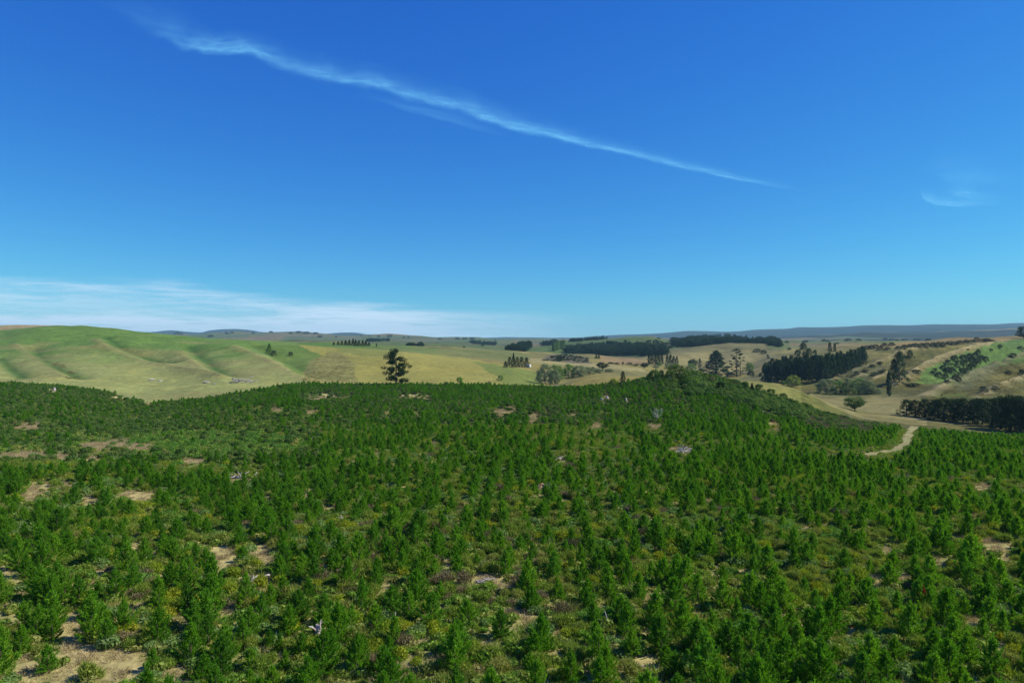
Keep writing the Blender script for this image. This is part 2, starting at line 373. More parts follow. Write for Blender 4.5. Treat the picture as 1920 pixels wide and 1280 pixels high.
vh = in_poly(uj, pj, [(1722, 718), (1738, 690), (1790, 668), (1870, 641), (1990, 628), (1990, 660), (1850, 690), (1780, 720)]) & (T2 > 5.5) & (T2 < 9.0)
COLR = np.where(vh[..., None], mix(COLR, ONE * C3(.085, .155, .032) * (.8 + .4 * nB)[..., None], .95 - .9 * FRONT), COLR)
paths = np.abs(np.sin((Z + 3.5 * nB + 2 * nA) * .75))
COLR = np.where((far & (T2 < 9.2) & (UU[:, None] > 1480))[..., None], mix(COLR, COLR * C3(.66, .70, .62), smooth(.55, .95, paths) * .75), COLR)
dry = smooth(.52, .72, fbm(X / 13, D / 7, 3, 402))
COLR = np.where((far & (T2 < 9.2))[..., None], mix(COLR, COLR * C3(1.22, 1.12, 1.05), dry * .8), COLR)
COLR = COLR * (0.82 + .36 * fbm(X / 14, D / 14, 3, 77))[..., None]

# ------------------------------------------------------------------ materials
def new_mat(name):
    m = bpy.data.materials.new(name)
    m.use_nodes = True
    m.node_tree.nodes.clear()
    return m, m.node_tree.nodes, m.node_tree.links

def turf_material(name, fine, tuss):
    m, N, L = new_mat(name)
    out = N.new("ShaderNodeOutputMaterial"); b = N.new("ShaderNodeBsdfPrincipled")
    b.inputs["Roughness"].default_value = 0.95
    b.inputs["Specular IOR Level"].default_value = 0.1
    at = N.new("ShaderNodeAttribute"); at.attribute_name = "turf"
    geo = N.new("ShaderNodeNewGeometry")
    n1 = N.new("ShaderNodeTexNoise"); n1.inputs["Scale"].default_value = fine; n1.inputs["Detail"].default_value = 6
    n2 = N.new("ShaderNodeTexNoise"); n2.inputs["Scale"].default_value = tuss; n2.inputs["Detail"].default_value = 3
    mp = N.new("ShaderNodeMapping"); mp.inputs["Scale"].default_value = (1, .55, 1.6)
    L.new(geo.outputs["Position"], n1.inputs["Vector"]); L.new(geo.outputs["Position"], mp.inputs["Vector"]); L.new(mp.outputs[0], n2.inputs["Vector"])
    mr = N.new("ShaderNodeMapRange"); mr.inputs[1].default_value = .3; mr.inputs[2].default_value = .7; mr.inputs[3].default_value = .78; mr.inputs[4].default_value = 1.2
    L.new(n1.outputs["Fac"], mr.inputs[0])
    mr2 = N.new("ShaderNodeMapRange"); mr2.inputs[1].default_value = .3; mr2.inputs[2].default_value = .7; mr2.inputs[3].default_value = .82; mr2.inputs[4].default_value = 1.15
    L.new(n2.outputs["Fac"], mr2.inputs[0])
    mu = N.new("ShaderNodeMath"); mu.operation = 'MULTIPLY'; L.new(mr.outputs[0], mu.inputs[0]); L.new(mr2.outputs[0], mu.inputs[1])
    vm = N.new("ShaderNodeVectorMath"); vm.operation = 'SCALE'; L.new(at.outputs["Color"], vm.inputs[0]); L.new(mu.outputs[0], vm.inputs["Scale"])
    L.new(vm.outputs[0], b.inputs["Base Color"])
    bp = N.new("ShaderNodeBump"); bp.inputs["Strength"].default_value = .55; bp.inputs["Distance"].default_value = .35 / max(tuss, .02) * .35
    L.new(n2.outputs["Fac"], bp.inputs["Height"]); L.new(bp.outputs[0], b.inputs["Normal"])
    L.new(b.outputs[0], out.inputs[0])
    return m

def leaf_material(name, cols, trans, tf=0.35, gloss=0.04, island=(.65, 1.35)):
    """foliage: colour differs from plant to plant and from spray to spray"""
    m, N, L = new_mat(name)
    out = N.new("ShaderNodeOutputMaterial")
    oi = N.new("ShaderNodeObjectInfo"); geo = N.new("ShaderNodeNewGeometry")
    ramp = N.new("ShaderNodeValToRGB")
    ramp.color_ramp.elements[0].color = (*cols[0], 1); ramp.color_ramp.elements[1].color = (*cols[-1], 1)
    for k in range(1, len(cols) - 1):
        e = ramp.color_ramp.elements.new(k / (len(cols) - 1)); e.color = (*cols[k], 1)
    L.new(oi.outputs["Random"], ramp.inputs[0])
    mr = N.new("ShaderNodeMapRange"); mr.inputs[3].default_value = island[0]; mr.inputs[4].default_value = island[1]
    L.new(geo.outputs["Random Per Island"], mr.inputs[0])
    vm = N.new("ShaderNodeVectorMath"); vm.operation = 'SCALE'; L.new(ramp.outputs[0], vm.inputs[0]); L.new(mr.outputs[0], vm.inputs["Scale"])
    vt = N.new("ShaderNodeVectorMath"); vt.operation = 'MULTIPLY'; L.new(vm.outputs[0], vt.inputs[0]); vt.inputs[1].default_value = trans
    df = N.new("ShaderNodeBsdfDiffuse"); tr = N.new("ShaderNodeBsdfTranslucent"); gl = N.new("ShaderNodeBsdfGlossy")
    gl.inputs["Roughness"].default_value = .5; gl.inputs["Color"].default_value = (.8, .85, .8, 1)
    L.new(vm.outputs[0], df.inputs[0]); L.new(vt.outputs[0], tr.inputs[0])
    m1 = N.new("ShaderNodeMixShader"); m1.inputs[0].default_value = tf; L.new(df.outputs[0], m1.inputs[1]); L.new(tr.outputs[0], m1.inputs[2])
    m2 = N.new("ShaderNodeMixShader"); m2.inputs[0].default_value = gloss; L.new(m1.outputs[0], m2.inputs[1]); L.new(gl.outputs[0], m2.inputs[2])
    L.new(m2.outputs[0], out.inputs[0])
    return m

def wood_material(name, a, b, scale=6.0):
    m, N, L = new_mat(name)
    out = N.new("ShaderNodeOutputMaterial"); s = N.new("ShaderNodeBsdfPrincipled"); s.inputs["Roughness"].default_value = .85
    tc = N.new("ShaderNodeTexCoord"); n = N.new("ShaderNodeTexNoise"); n.inputs["Scale"].default_value = scale; n.inputs["Detail"].default_value = 6
    mp = N.new("ShaderNodeMapping"); mp.inputs["Scale"].default_value = (1, 1, .25)
    L.new(tc.outputs["Object"], mp.inputs["Vector"]); L.new(mp.outputs[0], n.inputs["Vector"])
    r = N.new("ShaderNodeValToRGB"); r.color_ramp.elements[0].position = .3; r.color_ramp.elements[1].position = .7
    r.color_ramp.elements[0].color = (*a, 1); r.color_ramp.elements[1].color = (*b, 1)
    L.new(n.outputs["Fac"], r.inputs[0]); L.new(r.outputs[0], s.inputs["Base Color"])
    bp = N.new("ShaderNodeBump"); bp.inputs["Strength"].default_value = .5; bp.inputs["Distance"].default_value = .03
    L.new(n.outputs["Fac"], bp.inputs["Height"]); L.new(bp.outputs[0], s.inputs["Normal"])
    L.new(s.outputs[0], out.inputs[0])
    return m

M_GROUND = turf_material("plantation_floor", 3.0, 1.1)
M_HILL = turf_material("hill_turf", .5, .28)
M_FAR = turf_material("far_turf", .06, .03)
M_PINE = leaf_material("young_pine_needles", [(.085, .220, .014), (.105, .260, .015), (.160, .320, .022), (.115, .275, .022), (.068, .180, .016)], (1.3, 1.4, .5), .46, .004, (.4, 1.6))
M_BARK = wood_material("pine_bark", (.07, .05, .035), (.16, .12, .085))
M_DARK = leaf_material("dark_conifer_needles", [(.024, .048, .016), (.032, .060, .018), (.040, .068, .025)], (1.1, 1.2, .8), .28, .004)
M_DARK2 = leaf_material("blue_green_conifer_needles", [(.024, .052, .024), (.032, .064, .028), (.042, .074, .030)], (1.1, 1.2, .8), .28, .004)
M_BROAD = leaf_material("broad_leaves", [(.075, .125, .028), (.09, .14, .035), (.08, .145, .034)], (1.2, 1.3, .7), .3, .006)
M_WILLOW = leaf_material("willow_leaves", [(.19, .235, .115), (.22, .26, .125), (.17, .225, .11)], (1.1, 1.15, .8), .3, .008)
M_POPLAR = leaf_material("poplar_leaves", [(.05, .085, .03), (.06, .095, .035)], (1.1, 1.2, .7), .3, .008)
M_OLIVE = leaf_material("olive_scrub", [(.18, .27, .035), (.24, .30, .05), (.17, .28, .036), (.27, .285, .07)], (1.1, 1.15, .6), .36, .003)
M_YELLOW = leaf_material("yellow_green_broom", [(.30, .35, .022), (.24, .33, .03), (.34, .36, .03)], (1.1, 1.15, .6), .35, .005)
M_GREYGREEN = leaf_material("grey_green_scrub", [(.16, .265, .065), (.19, .285, .085), (.14, .25, .055)], (1.1, 1.15, .7), .34, .006)
M_DEAD = leaf_material("dead_scrub", [(.22, .18, .09), (.26, .215, .115), (.19, .165, .075)], (1.0, .95, .75), .2, .005)
M_FERN = leaf_material("bracken", [(.11, .25, .035), (.13, .27, .042), (.12, .24, .035)], (1.15, 1.2, .6), .35, .005)
M_SCRUB = leaf_material("native_scrub", [(.050, .115, .020), (.075, .15, .026), (.115, .18, .035), (.06, .135, .024), (.145, .19, .05)], (1.15, 1.2, .6), .34, .005)
M_GORSE = leaf_material("gully_scrub", [(.05, .07, .038), (.065, .085, .045), (.055, .078, .038)], (1.1, 1.1, .8), .25, .005)
M_STRAW = leaf_material("dry_grass_blades", [(.40, .32, .16), (.46, .37, .2), (.34, .29, .13)], (1.0, .95, .8), .35, .03, (.75, 1.2))
M_UNDER = leaf_material("low_growth", [(.14, .27, .03), (.20, .30, .045), (.28, .29, .075), (.12, .25, .03), (.33, .30, .11)], (1.1, 1.15, .6), .38, .003)
M_RUSH = leaf_material("tussock_blades", [(.24, .225, .095), (.29, .255, .12), (.20, .185, .075)], (1.0, 1.0, .7), .4, .005, (.75,1.25))
M_DRIFT = wood_material("weathered_wood", (.30, .28, .255), (.55, .51, .47), 9)
M_SLASH = wood_material("slash_wood", (.24, .20, .18), (.50, .46, .42), 7)
M_CUT = wood_material("cut_log_wood", (.45, .36, .26), (.62, .52, .40), 9)
M_ROCK = wood_material("pale_rock", (.26, .235, .2), (.46, .42, .36), 3)
M_TRUNK = wood_material("grey_trunk", (.12, .10, .085), (.24, .21, .18), 3)

# ------------------------------------------------------------------ mesh helpers
def mesh_np(name, V, nv, mats, smooth_shade=False, attr=None):
    """V: (faces*nv, 3) loose polygons of nv corners each"""
    V = np.ascontiguousarray(V, dtype=np.float32)
    n = len(V); nf = n // nv
    me = bpy.data.meshes.new(name)
    me.vertices.add(n); me.vertices.foreach_set("co", V.ravel())
    me.loops.add(n); me.loops.foreach_set("vertex_index", np.arange(n, dtype=np.int32))
    me.polygons.add(nf); me.polygons.foreach_set("loop_start", np.arange(0, n, nv, dtype=np.int32))
    me.update(calc_edges=True)
    for m in mats:
        me.materials.append(m)
    return me

def mesh_idx(name, V, Fc, mats, sm=True):
    V = np.ascontiguousarray(V, dtype=np.float32); Fc = np.ascontiguousarray(Fc, dtype=np.int32)
    k = Fc.shape[1]
    me = bpy.data.meshes.new(name)
    me.vertices.add(len(V)); me.vertices.foreach_set("co", V.ravel())
    me.loops.add(Fc.size); me.loops.foreach_set("vertex_index", Fc.ravel())
    me.polygons.add(len(Fc)); me.polygons.foreach_set("loop_start", np.arange(0, Fc.size, k, dtype=np.int32))
    if sm:
        me.polygons.foreach_set("use_smooth", np.ones(len(Fc), dtype=bool))
    me.update(calc_edges=True)
    for m in mats:
        me.materials.append(m)
    return me

def unit(v):
    return v / np.maximum(np.linalg.norm(v, axis=-1, keepdims=True), 1e-9)

def blades(P, Dv, L, W, r):
    """narrow triangles springing from P along Dv"""
    S = unit(np.cross(Dv, r.normal(size=P.shape)))
    a = P - S * W[:, None] / 2; b = P + S * W[:, None] / 2; c = P + Dv * L[:, None]
    return np.stack([a, b, c], 1).reshape(-1, 3)

def leaflets(P, Nv, size, r, asp=1.7):
    """small lozenge leaves as two triangles each, as triangles"""
    A = unit(np.cross(Nv, r.normal(size=P.shape))); B = unit(np.cross(Nv, A))
    s = size[:, None]
    p0 = P - A * s * asp / 2; p1 = P + B * s / 2; p2 = P + A * s * asp / 2; p3 = P - B * s / 2
    return np.stack([p0, p1, p2, p3], 1).reshape(-1, 3)

def tube(path, radii, sides=6):
    path = np.asarray(path, float); V = []; Fc = []
    for k, p in enumerate(path):
        t = unit(path[min(k + 1, len(path) - 1)] - path[max(k - 1, 0)])
        ref = np.array([1.0, 0, 0]) if abs(t[0]) < .8 else np.array([0, 1.0, 0])
        a = unit(np.cross(t, ref)); b = np.cross(t, a)
        for j in range(sides):
            an = 2 * math.pi * j / sides
            V.append(p + radii[k] * (math.cos(an) * a + math.sin(an) * b))
    for k in range(len(path) - 1):
        for j in range(sides):
            j2 = (j + 1) % sides
            Fc.append((k * sides + j, k * sides + j2, (k + 1) * sides + j2, (k + 1) * sides + j))
    n = len(V)
    V.append(path[0]); V.append(path[-1])
    e = (len(path) - 1) * sides
    for j in range(0, sides, 2):
        j2, j3 = (j + 1) % sides, (j + 2) % sides
        Fc.append((n, j3, j2, j)); Fc.append((n + 1, e + j, e + j2, e + j3))
    return np.array(V), np.array(Fc)

def join_tubes(tubes):
    V, Fc, o = [], [], 0
    for v, f in tubes:
        V.append(v); Fc.append(f + o); o += len(v)
    return np.concatenate(V), np.concatenate(Fc)

def obj(name, me, parent=None, loc=(0, 0, 0), rot=(0, 0, 0), scl=(1, 1, 1)):
    o = bpy.data.objects.new(name, me)
    o.location = loc; o.rotation_euler = rot; o.scale = scl
    if parent is not None:
        o.parent = parent
    COL.objects.link(o)
    return o

def tag(o, label=None, cat=None, group=None, kind=None):
    if label: o["label"] = label
    if cat: o["category"] = cat
    if group: o["group"] = group
    if kind: o["kind"] = kind
    return o

def thing(name, label, cat, loc, rz=0, group=None, scl=(1, 1, 1)):
    return tag(obj(name, None, None, loc, (0, 0, rz), scl), label, cat, group)

# ------------------------------------------------------------------ terrain sheets
Vg = np.stack([X, D, Z], -1)
du = np.gradient(Vg, axis=0); dv = np.gradient(Vg, axis=1)
NRM = unit(np.cross(du, dv))
NRM = np.where(NRM[..., 2:3] < 0, -NRM, NRM)
IDX = np.arange(NU * NT).reshape(NU, NT)
quad = np.stack([IDX[:-1, :-1], IDX[1:, :-1], IDX[1:, 1:], IDX[:-1, 1:]], -1)
ft = (TT[:-1] + TT[1:])[None, :] / 2 + 0 * quad[..., 0]
fu = (UU[:-1] + UU[1:])[:, None] / 2 + 0 * quad[..., 0]
def terrain(name, mask, mat, label):
    q = quad[mask]
    used, inv = np.unique(q.ravel(), return_inverse=True)
    me = mesh_idx(name, Vg.reshape(-1, 3)[used], inv.reshape(-1, 4), [mat])
    at = me.attributes.new("turf", 'FLOAT_COLOR', 'POINT')
    c = np.concatenate([COLR.reshape(-1, 3)[used], np.ones((len(used), 1))], 1).astype(np.float32)
    at.data.foreach_set("color", c.ravel())
    me.normals_split_custom_set_from_vertices(NRM.reshape(-1, 3)[used].tolist())
    tag(obj(name, me), label, kind="structure")
g_near = ft < 4.0
g_lh = (ft >= 4.0) & (ft < 9.0) & (fu < 577)
g_field = (ft >= 4.0) & (ft < 9.0) & (fu >= 577) & (fu < 1030)
g_pad = (ft >= 4.0) & (ft < 7.0) & (fu >= 1030)
g_rh = (ft >= 7.0) & (ft < 9.0) & (fu >= 1030)
g_mid = (ft >= 9.0) & (ft < 12.0)
g_far = ft >= 12.0
terrain("ground", g_near, M_GROUND, "dry grassy floor of the young pine plantation")
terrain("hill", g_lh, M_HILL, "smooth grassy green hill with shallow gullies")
terrain("field", g_field, M_HILL, "tan pasture field behind the lone tall pine")
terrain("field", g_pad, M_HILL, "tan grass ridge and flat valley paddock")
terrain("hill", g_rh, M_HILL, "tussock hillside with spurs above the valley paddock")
terrain("hills", g_mid, M_FAR, "rolling farmland hills beyond the valley")
terrain("hills", g_far, M_FAR, "distant blue hills along the skyline")
HAZE = 4.8e-5
#@@VEG
# ------------------------------------------------------------------ plants: young pines
def pine_crown(seed):
    r = np.random.default_rng(seed)
    H = 3.2
    P, Dd, Ln = [], [], []
    nw = r.integers(11, 14)
    fat = r.uniform(.85, 1.15)
    lean = r.normal(0, .03, 2)
    for w in range(nw):
        f = (w + .3) / nw
        z0 = .02 + f ** 1.12 * (H - .5)
        rad = fat * 1.12 * (min(1, .8 + 1.0 * f) if f < .2 else (1 - f) ** .52 * 1.08) * r.uniform(.8, 1.15) + .08
        nb = r.integers(6, 9)
        a0 = r.uniform(0, 6.28)
        for b in range(nb):
            an = a0 + 6.283 * b / nb + r.normal(0, .25)
            el = .25 + .75 * f + r.normal(0, .12)
            ln = rad * r.uniform(.65, 1.2)
            p = np.array([lean[0] * z0, lean[1] * z0, z0 + r.normal(0, .07)])
            ns = max(3, int(ln / .125))
            for s in range(ns):
                t = (s + 1) / ns
                e2 = el + .55 * t
                dirv = np.array([math.cos(an) * math.cos(e2), math.sin(an) * math.cos(e2), math.sin(e2)])
                p = p + dirv * (ln / ns)
                if t > .22:
                    k = 8 if t < .8 else 13
                    for _ in range(k):
                        dd = dirv * (.7 if t < .9 else 1.1) + r.normal(0, .5, 3) + np.array([0, 0, .18])
                        P.append(p + r.normal(0, .035, 3)); Dd.append(dd); Ln.append(r.uniform(.13, .26))
    for s in range(9):                                           # leading shoot
        z = H - .5 + s * .075
        for _ in range(5):
            P.append(np.array([lean[0] * z, lean[1] * z, z])); Dd.append(np.array([0, 0, .9]) + r.normal(0, .45, 3)); Ln.append(r.uniform(.12, .22))
    P, Dd, Ln = np.array(P), unit(np.array(Dd)), np.array(Ln)
    return blades(P, Dd, Ln, r.uniform(.035, .062, len(P)), r)

def pine_trunk(seed):
    r = np.random.default_rng(seed)
    tubes = [tube([(0, 0, -.1), (.01, 0, 1.0), (0, .01, 2.0), (0, 0, 2.9)], [.06, .05, .032, .01], 6)]
    for k in range(8):
        an, z = r.uniform(0, 6.28), .25 + .28 * k
        ln = .75 * (1 - z / 3.4)
        tubes.append(tube([(0, 0, z), (math.cos(an) * ln, math.sin(an) * ln, z + .35 * ln)], [.018, .006], 3))
    return join_tubes(tubes)

PINES = []
for k in range(9):
    c = mesh_np("young_pine_crown", pine_crown(100 + k), 3, [M_PINE])
    V, Fc = pine_trunk(200 + k)
    PINES.append((c, mesh_idx("young_pine_trunk", V, Fc, [M_BARK])))

# ------------------------------------------------------------------ plants: bushes and low growth
def bush_mesh(name, seed, mat, n=900, leaf=.10, flat=.75, lobes=7, spiky=0.0, asp=1.8):
    """a bush about 1 m across: several lobes of small leaves over each other"""
    r = np.random.default_rng(seed)
    P, Nn = [], []
    for l in range(lobes):
        an, rr = r.uniform(0, 6.28), r.uniform(0, .34) if l else 0
        c = np.array([math.cos(an) * rr, math.sin(an) * rr, flat * r.uniform(.12, .42)])
        rad = np.array([1, 1, flat * 1.1]) * r.uniform(.2, .33)
        m = n // lobes
        u = unit(r.normal(size=(m, 3))); u[:, 2] = np.abs(u[:, 2]) * 1.05 - .25
        u = unit(u)
        P.append(c + u * rad * r.uniform(.72, 1.08, (m, 1))); Nn.append(u)
    P, Nn = np.concatenate(P), np.concatenate(Nn)
    k = P[:, 2] > .0
    P, Nn = P[k], Nn[k]
    T = []
    if spiky > 0:
        q = r.random(len(P)) < spiky
        d = unit(Nn[q] * .7 + np.array([0, 0, .8]) + r.normal(0, .35, (q.sum(), 3)))
        T.append(blades(P[q], d, r.uniform(.10, .24, q.sum()), r.uniform(.02, .035, q.sum()), r))
        P, Nn = P[~q], Nn[~q]
    lv = leaflets(P, unit(Nn + r.normal(0, .55, Nn.shape)), leaf * r.uniform(.6, 1.25, len(P)), r, asp)
    if len(P):
        q4 = lv.reshape(-1, 4, 3)
        T.append(np.concatenate([q4[:, [0, 1, 2]], q4[:, [0, 2, 3]]], 1).reshape(-1, 3))
    return mesh_np(name, np.concatenate(T), 3, [mat])

BUSH = {}
for key, mat, kw in (("olive", M_OLIVE, dict(spiky=.65, flat=.8, leaf=.07)), ("yellow", M_YELLOW, dict(spiky=.5, flat=.8, leaf=.08)),
                     ("grey", M_GREYGREEN, dict(spiky=.15, flat=.7, leaf=.085)), ("dead", M_DEAD, dict(spiky=.8, flat=.75, leaf=.06, n=650)),
                     ("fern", M_FERN, dict(spiky=.2, flat=.5, leaf=.1)), ("scrub", M_SCRUB, dict(flat=.85, leaf=.075, n=1300, lobes=9)),
                     ("gorse", M_GORSE, dict(flat=.8, leaf=.09, n=1000, lobes=8))):
    BUSH[key] = [bush_mesh(key + "_bush", 300 + 10 * len(BUSH) + k, mat, **kw) for k in range(3)]

def tuft_mesh(name, seed, mat, n, h, spread, w):
    r = np.random.default_rng(seed)
    a = r.uniform(0, 6.28, n); q = np.sqrt(r.random(n)) * spread
    P = np.stack([np.cos(a) * q, np.sin(a) * q, np.zeros(n) - .02], 1)
    d = unit(np.stack([np.cos(a) * .5, np.sin(a) * .5, np.ones(n)], 1) + r.normal(0, .3, (n, 3)))
    return mesh_np(name, blades(P, d, h * r.uniform(.5, 1.1, n), w * r.uniform(.6, 1.2, n), r), 3, [mat])

STRAW = [tuft_mesh("straw_tuft", 400 + k, M_STRAW, 70, .42, .42, .035) for k in range(3)]
LOW = [tuft_mesh("low_tuft", 410 + k, M_UNDER, 70, .5, .45, .06) for k in range(2)] + [bush_mesh("low_bush", 420 + k, M_UNDER, n=260, leaf=.13, flat=.55, lobes=4, spiky=.3) for k in range(2)]
RUSH = [tuft_mesh("rush_tuft", 430 + k, M_RUSH, 60, .8, .5, .07) for k in range(3)]

def library(name, meshes):
    c = bpy.data.collections.new(name)
    for k, m in enumerate(meshes):
        o = bpy.data.objects.new("%s_source_%02d" % (name, k), m)
        c.objects.link(o)
    return c

def scatter(name, rows, lib, label):
    """one body of growth nobody would count: rows of (x, y, z, rz, sx, sz, which)"""
    A = np.array(rows, float)
    me = bpy.data.meshes.new(name)
    me.vertices.add(len(A)); me.vertices.foreach_set("co", np.ascontiguousarray(A[:, :3], dtype=np.float32).ravel())
    for nm, typ, val, prop in (("rot", 'FLOAT_VECTOR', np.stack([0 * A[:, 3], 0 * A[:, 3], A[:, 3]], 1), "vector"),
                               ("scl", 'FLOAT_VECTOR', np.stack([A[:, 4], A[:, 4], A[:, 5]], 1), "vector"), ("which", 'INT', A[:, 6].astype(np.int32), "value")):
        at = me.attributes.new(nm, typ, 'POINT')
        at.data.foreach_set(prop, np.ascontiguousarray(val, dtype=np.int32 if typ == 'INT' else np.float32).ravel())
    o = obj(name, me)
    g = bpy.data.node_groups.new(name + "_spread", 'GeometryNodeTree')
    g.interface.new_socket("Geometry", in_out='INPUT', socket_type='NodeSocketGeometry')
    g.interface.new_socket("Geometry", in_out='OUTPUT', socket_type='NodeSocketGeometry')
    N, L = g.nodes, g.links
    gi, go = N.new("NodeGroupInput"), N.new("NodeGroupOutput")
    ci = N.new("GeometryNodeCollectionInfo"); ci.inputs["Collection"].default_value = lib
    ci.inputs["Separate Children"].default_value = True; ci.inputs["Reset Children"].default_value = True
    ip = N.new("GeometryNodeInstanceOnPoints"); ip.inputs["Pick Instance"].default_value = True
    def named(nm, typ):
        a = N.new("GeometryNodeInputNamedAttribute"); a.data_type = typ; a.inputs["Name"].default_value = nm
        return a.outputs["Attribute"]
    L.new(gi.outputs[0], ip.inputs["Points"]); L.new(ci.outputs[0], ip.inputs["Instance"])
    L.new(named("which", 'INT'), ip.inputs["Instance Index"])
    L.new(named("rot", 'FLOAT_VECTOR'), ip.inputs["Rotation"]); L.new(named("scl", 'FLOAT_VECTOR'), ip.inputs["Scale"])
    L.new(ip.outputs[0], go.inputs[0])
    md = o.modifiers.new("spread", 'NODES'); md.node_group = g
    return tag(o, label, kind="stuff")

# ------------------------------------------------------------------ where the plantation grows
TRACK = [(1560, 860), (1580, 858), (1600, 857), (1622, 855), (1648, 850), (1682, 843), (1699, 833), (1702, 820), (1706, 808), (1715, 799)]
TRACK2 = [(1700, 782), (1730, 788), (1770, 793), (1812, 797)]
track_w = [hit(u, p)[:2] for u, p in TRACK]
track2_w = [hit(u, p)[:2] for u, p in TRACK2]
def d_poly(x, y, poly):
    b = 1e9
    for (ax, ay), (bx, by) in zip(poly[:-1], poly[1:]):
        vx, vy = bx - ax, by - ay
        t = min(max(((x - ax) * vx + (y - ay) * vy) / (vx * vx + vy * vy), 0), 1)
        b = min(b, math.hypot(x - ax - t * vx, y - ay - t * vy))
    return b
edge_u = UU; edge_d = LD[4]
def edge(u): return float(np.interp(u, edge_u, edge_d))

def ell(u, p, cu, cp, a, b): return ((u - cu) / a) ** 2 + ((p - cp) / b) ** 2
def pine_share(u, p, x_=0.0, y_=0.0):
    """how much of the stand is pine where the ground shows at (u, p)"""
    v = .86
    if u > 1150 and p < 1010: v = .97
    if u > 1000 and p > 1000: v = .93
    if u < 600 and 770 < p < 865: v = .26
    if u < 340 and p < 785: v = .3
    if 560 < u < 1060 and p < 800: v = .62
    if ell(u, p, 400, 835, 170, 24) < 1: v = .05
    if ell(u, p, 860, 1190, 210, 90) < 1: v = .42
    if ell(u, p, 220, 1085, 110, 60) < 1: v = .42
    if ell(u, p, 900, 1085, 80, 26) < 1: v = .35
    if ell(u, p, 700, 1010, 150, 40) < 1: v = .45
    if ell(u, p, 1840, 1000, 110, 40) < 1: v = .5
    if 1290 < u < 1540 and p < 705 + max(0, u - 1330) * .28 + 40: v = .0
    if ell(u, p, 1590, 792, 75, 22) < 1: v = .04
    if ell(u, p, 1262, 722, 48, 18) < 1: v = .1
    if fbm(x_ / 15., y_ / 22., 2, 19) > .57: v *= .6
    return v

TRK = [(np.interp(t, range(len(TRACK)), [q[0] for q in TRACK]), np.interp(t, range(len(TRACK)), [q[1] for q in TRACK])) for t in np.arange(3.4, 9.0, .1)]
TRK += [(q[0], q[1]) for q in TRACK2]
def hides_track(u, p, h, w):
    return any(abs(u - a) < w and p - h < b < p + 3 for a, b in TRK)
pines, bushes, low, straw = [], [], [], []
ang = math.radians(3.0)
ca, sa = math.cos(ang), math.sin(ang)
SP_X, SP_Y = 2.12, 1.85
for i in range(-135, 136):
    for j in range(12, 200):
        a = i * SP_X + rng.normal(0, .34) + 1.2 * math.sin(j * .09)
        b = j * SP_Y + rng.normal(0, .48)
        x, y = a * ca + b * sa, -a * sa + b * ca
        if y < 31:
            continue
        u = CX + F * x / y
        if abs(x) > .75 * y + 16 or y > edge(u) + 3:
            continue
        z = ground(x, y)
        p = pix(x, y, z)[1]
        if rng.random() > pine_share(u, p, x, y):
            continue
        h = 2.2 * F / y
        big = max(openness(u, p), openness(u, p - .35 * h), openness(u, p - .7 * h) * .9)
        if big > .25 and rng.random() < .985:
            continue
        if u > 1200 and (d_poly(x, y, track_w) < 2.6 or d_poly(x, y, track2_w) < 3):
            continue
        if u > 1560 and hides_track(u, p, h * .95, 1.0 * F / y):
            continue
        s = float(np.clip(rng.normal(.84, .18), .42, 1.25)) * (.72 + .58 * float(fbm(x / 14, y / 18, 2, 9)))
        s *= np.interp(y, [50, 110, 200], [.74, .70, .64])
        pines.append([x, y, z - .03, rng.uniform(0, 6.28), s * rng.uniform(1.02, 1.36), s, rng.integers(0, 9), u, p])

KINDS = ["olive", "yellow", "grey", "dead", "fern", "scrub", "gorse"]
def bush_kind(u, p, x, y):
    q = float(fbm(x / 11, y / 11, 2, 31)); r = rng.random()
    if ell(u, p, 400, 835, 175, 26) < 1: return "fern" if r < .85 else "scrub"
    if u < 600 and 700 < p < 870: return "scrub" if r < .55 else ("grey" if r < .85 else "olive")
    if p < 800: return "scrub" if r < .5 else ("gorse" if r < .68 else ("grey" if r < .86 else "dead"))
    if ell(u, p, 700, 1210, 190, 80) < 1 or ell(u, p, 430, 1080, 90, 70) < 1 or ell(u, p, 260, 1150, 120, 60) < 1:
        return "yellow" if r < .42 else ("olive" if r < .75 else ("grey" if r < .9 else "dead"))
    if ell(u, p, 820, 1120, 260, 130) < 1: return "olive" if r < .6 else ("dead" if r < .78 else ("yellow" if r < .86 else "grey"))
    if q > .6: return "grey" if r < .6 else "olive"
    if q < .36: return "yellow" if r < .28 else "olive"
    return "olive" if r < .46 else ("grey" if r < .68 else ("dead" if r < .75 else ("fern" if r < .90 else "yellow")))

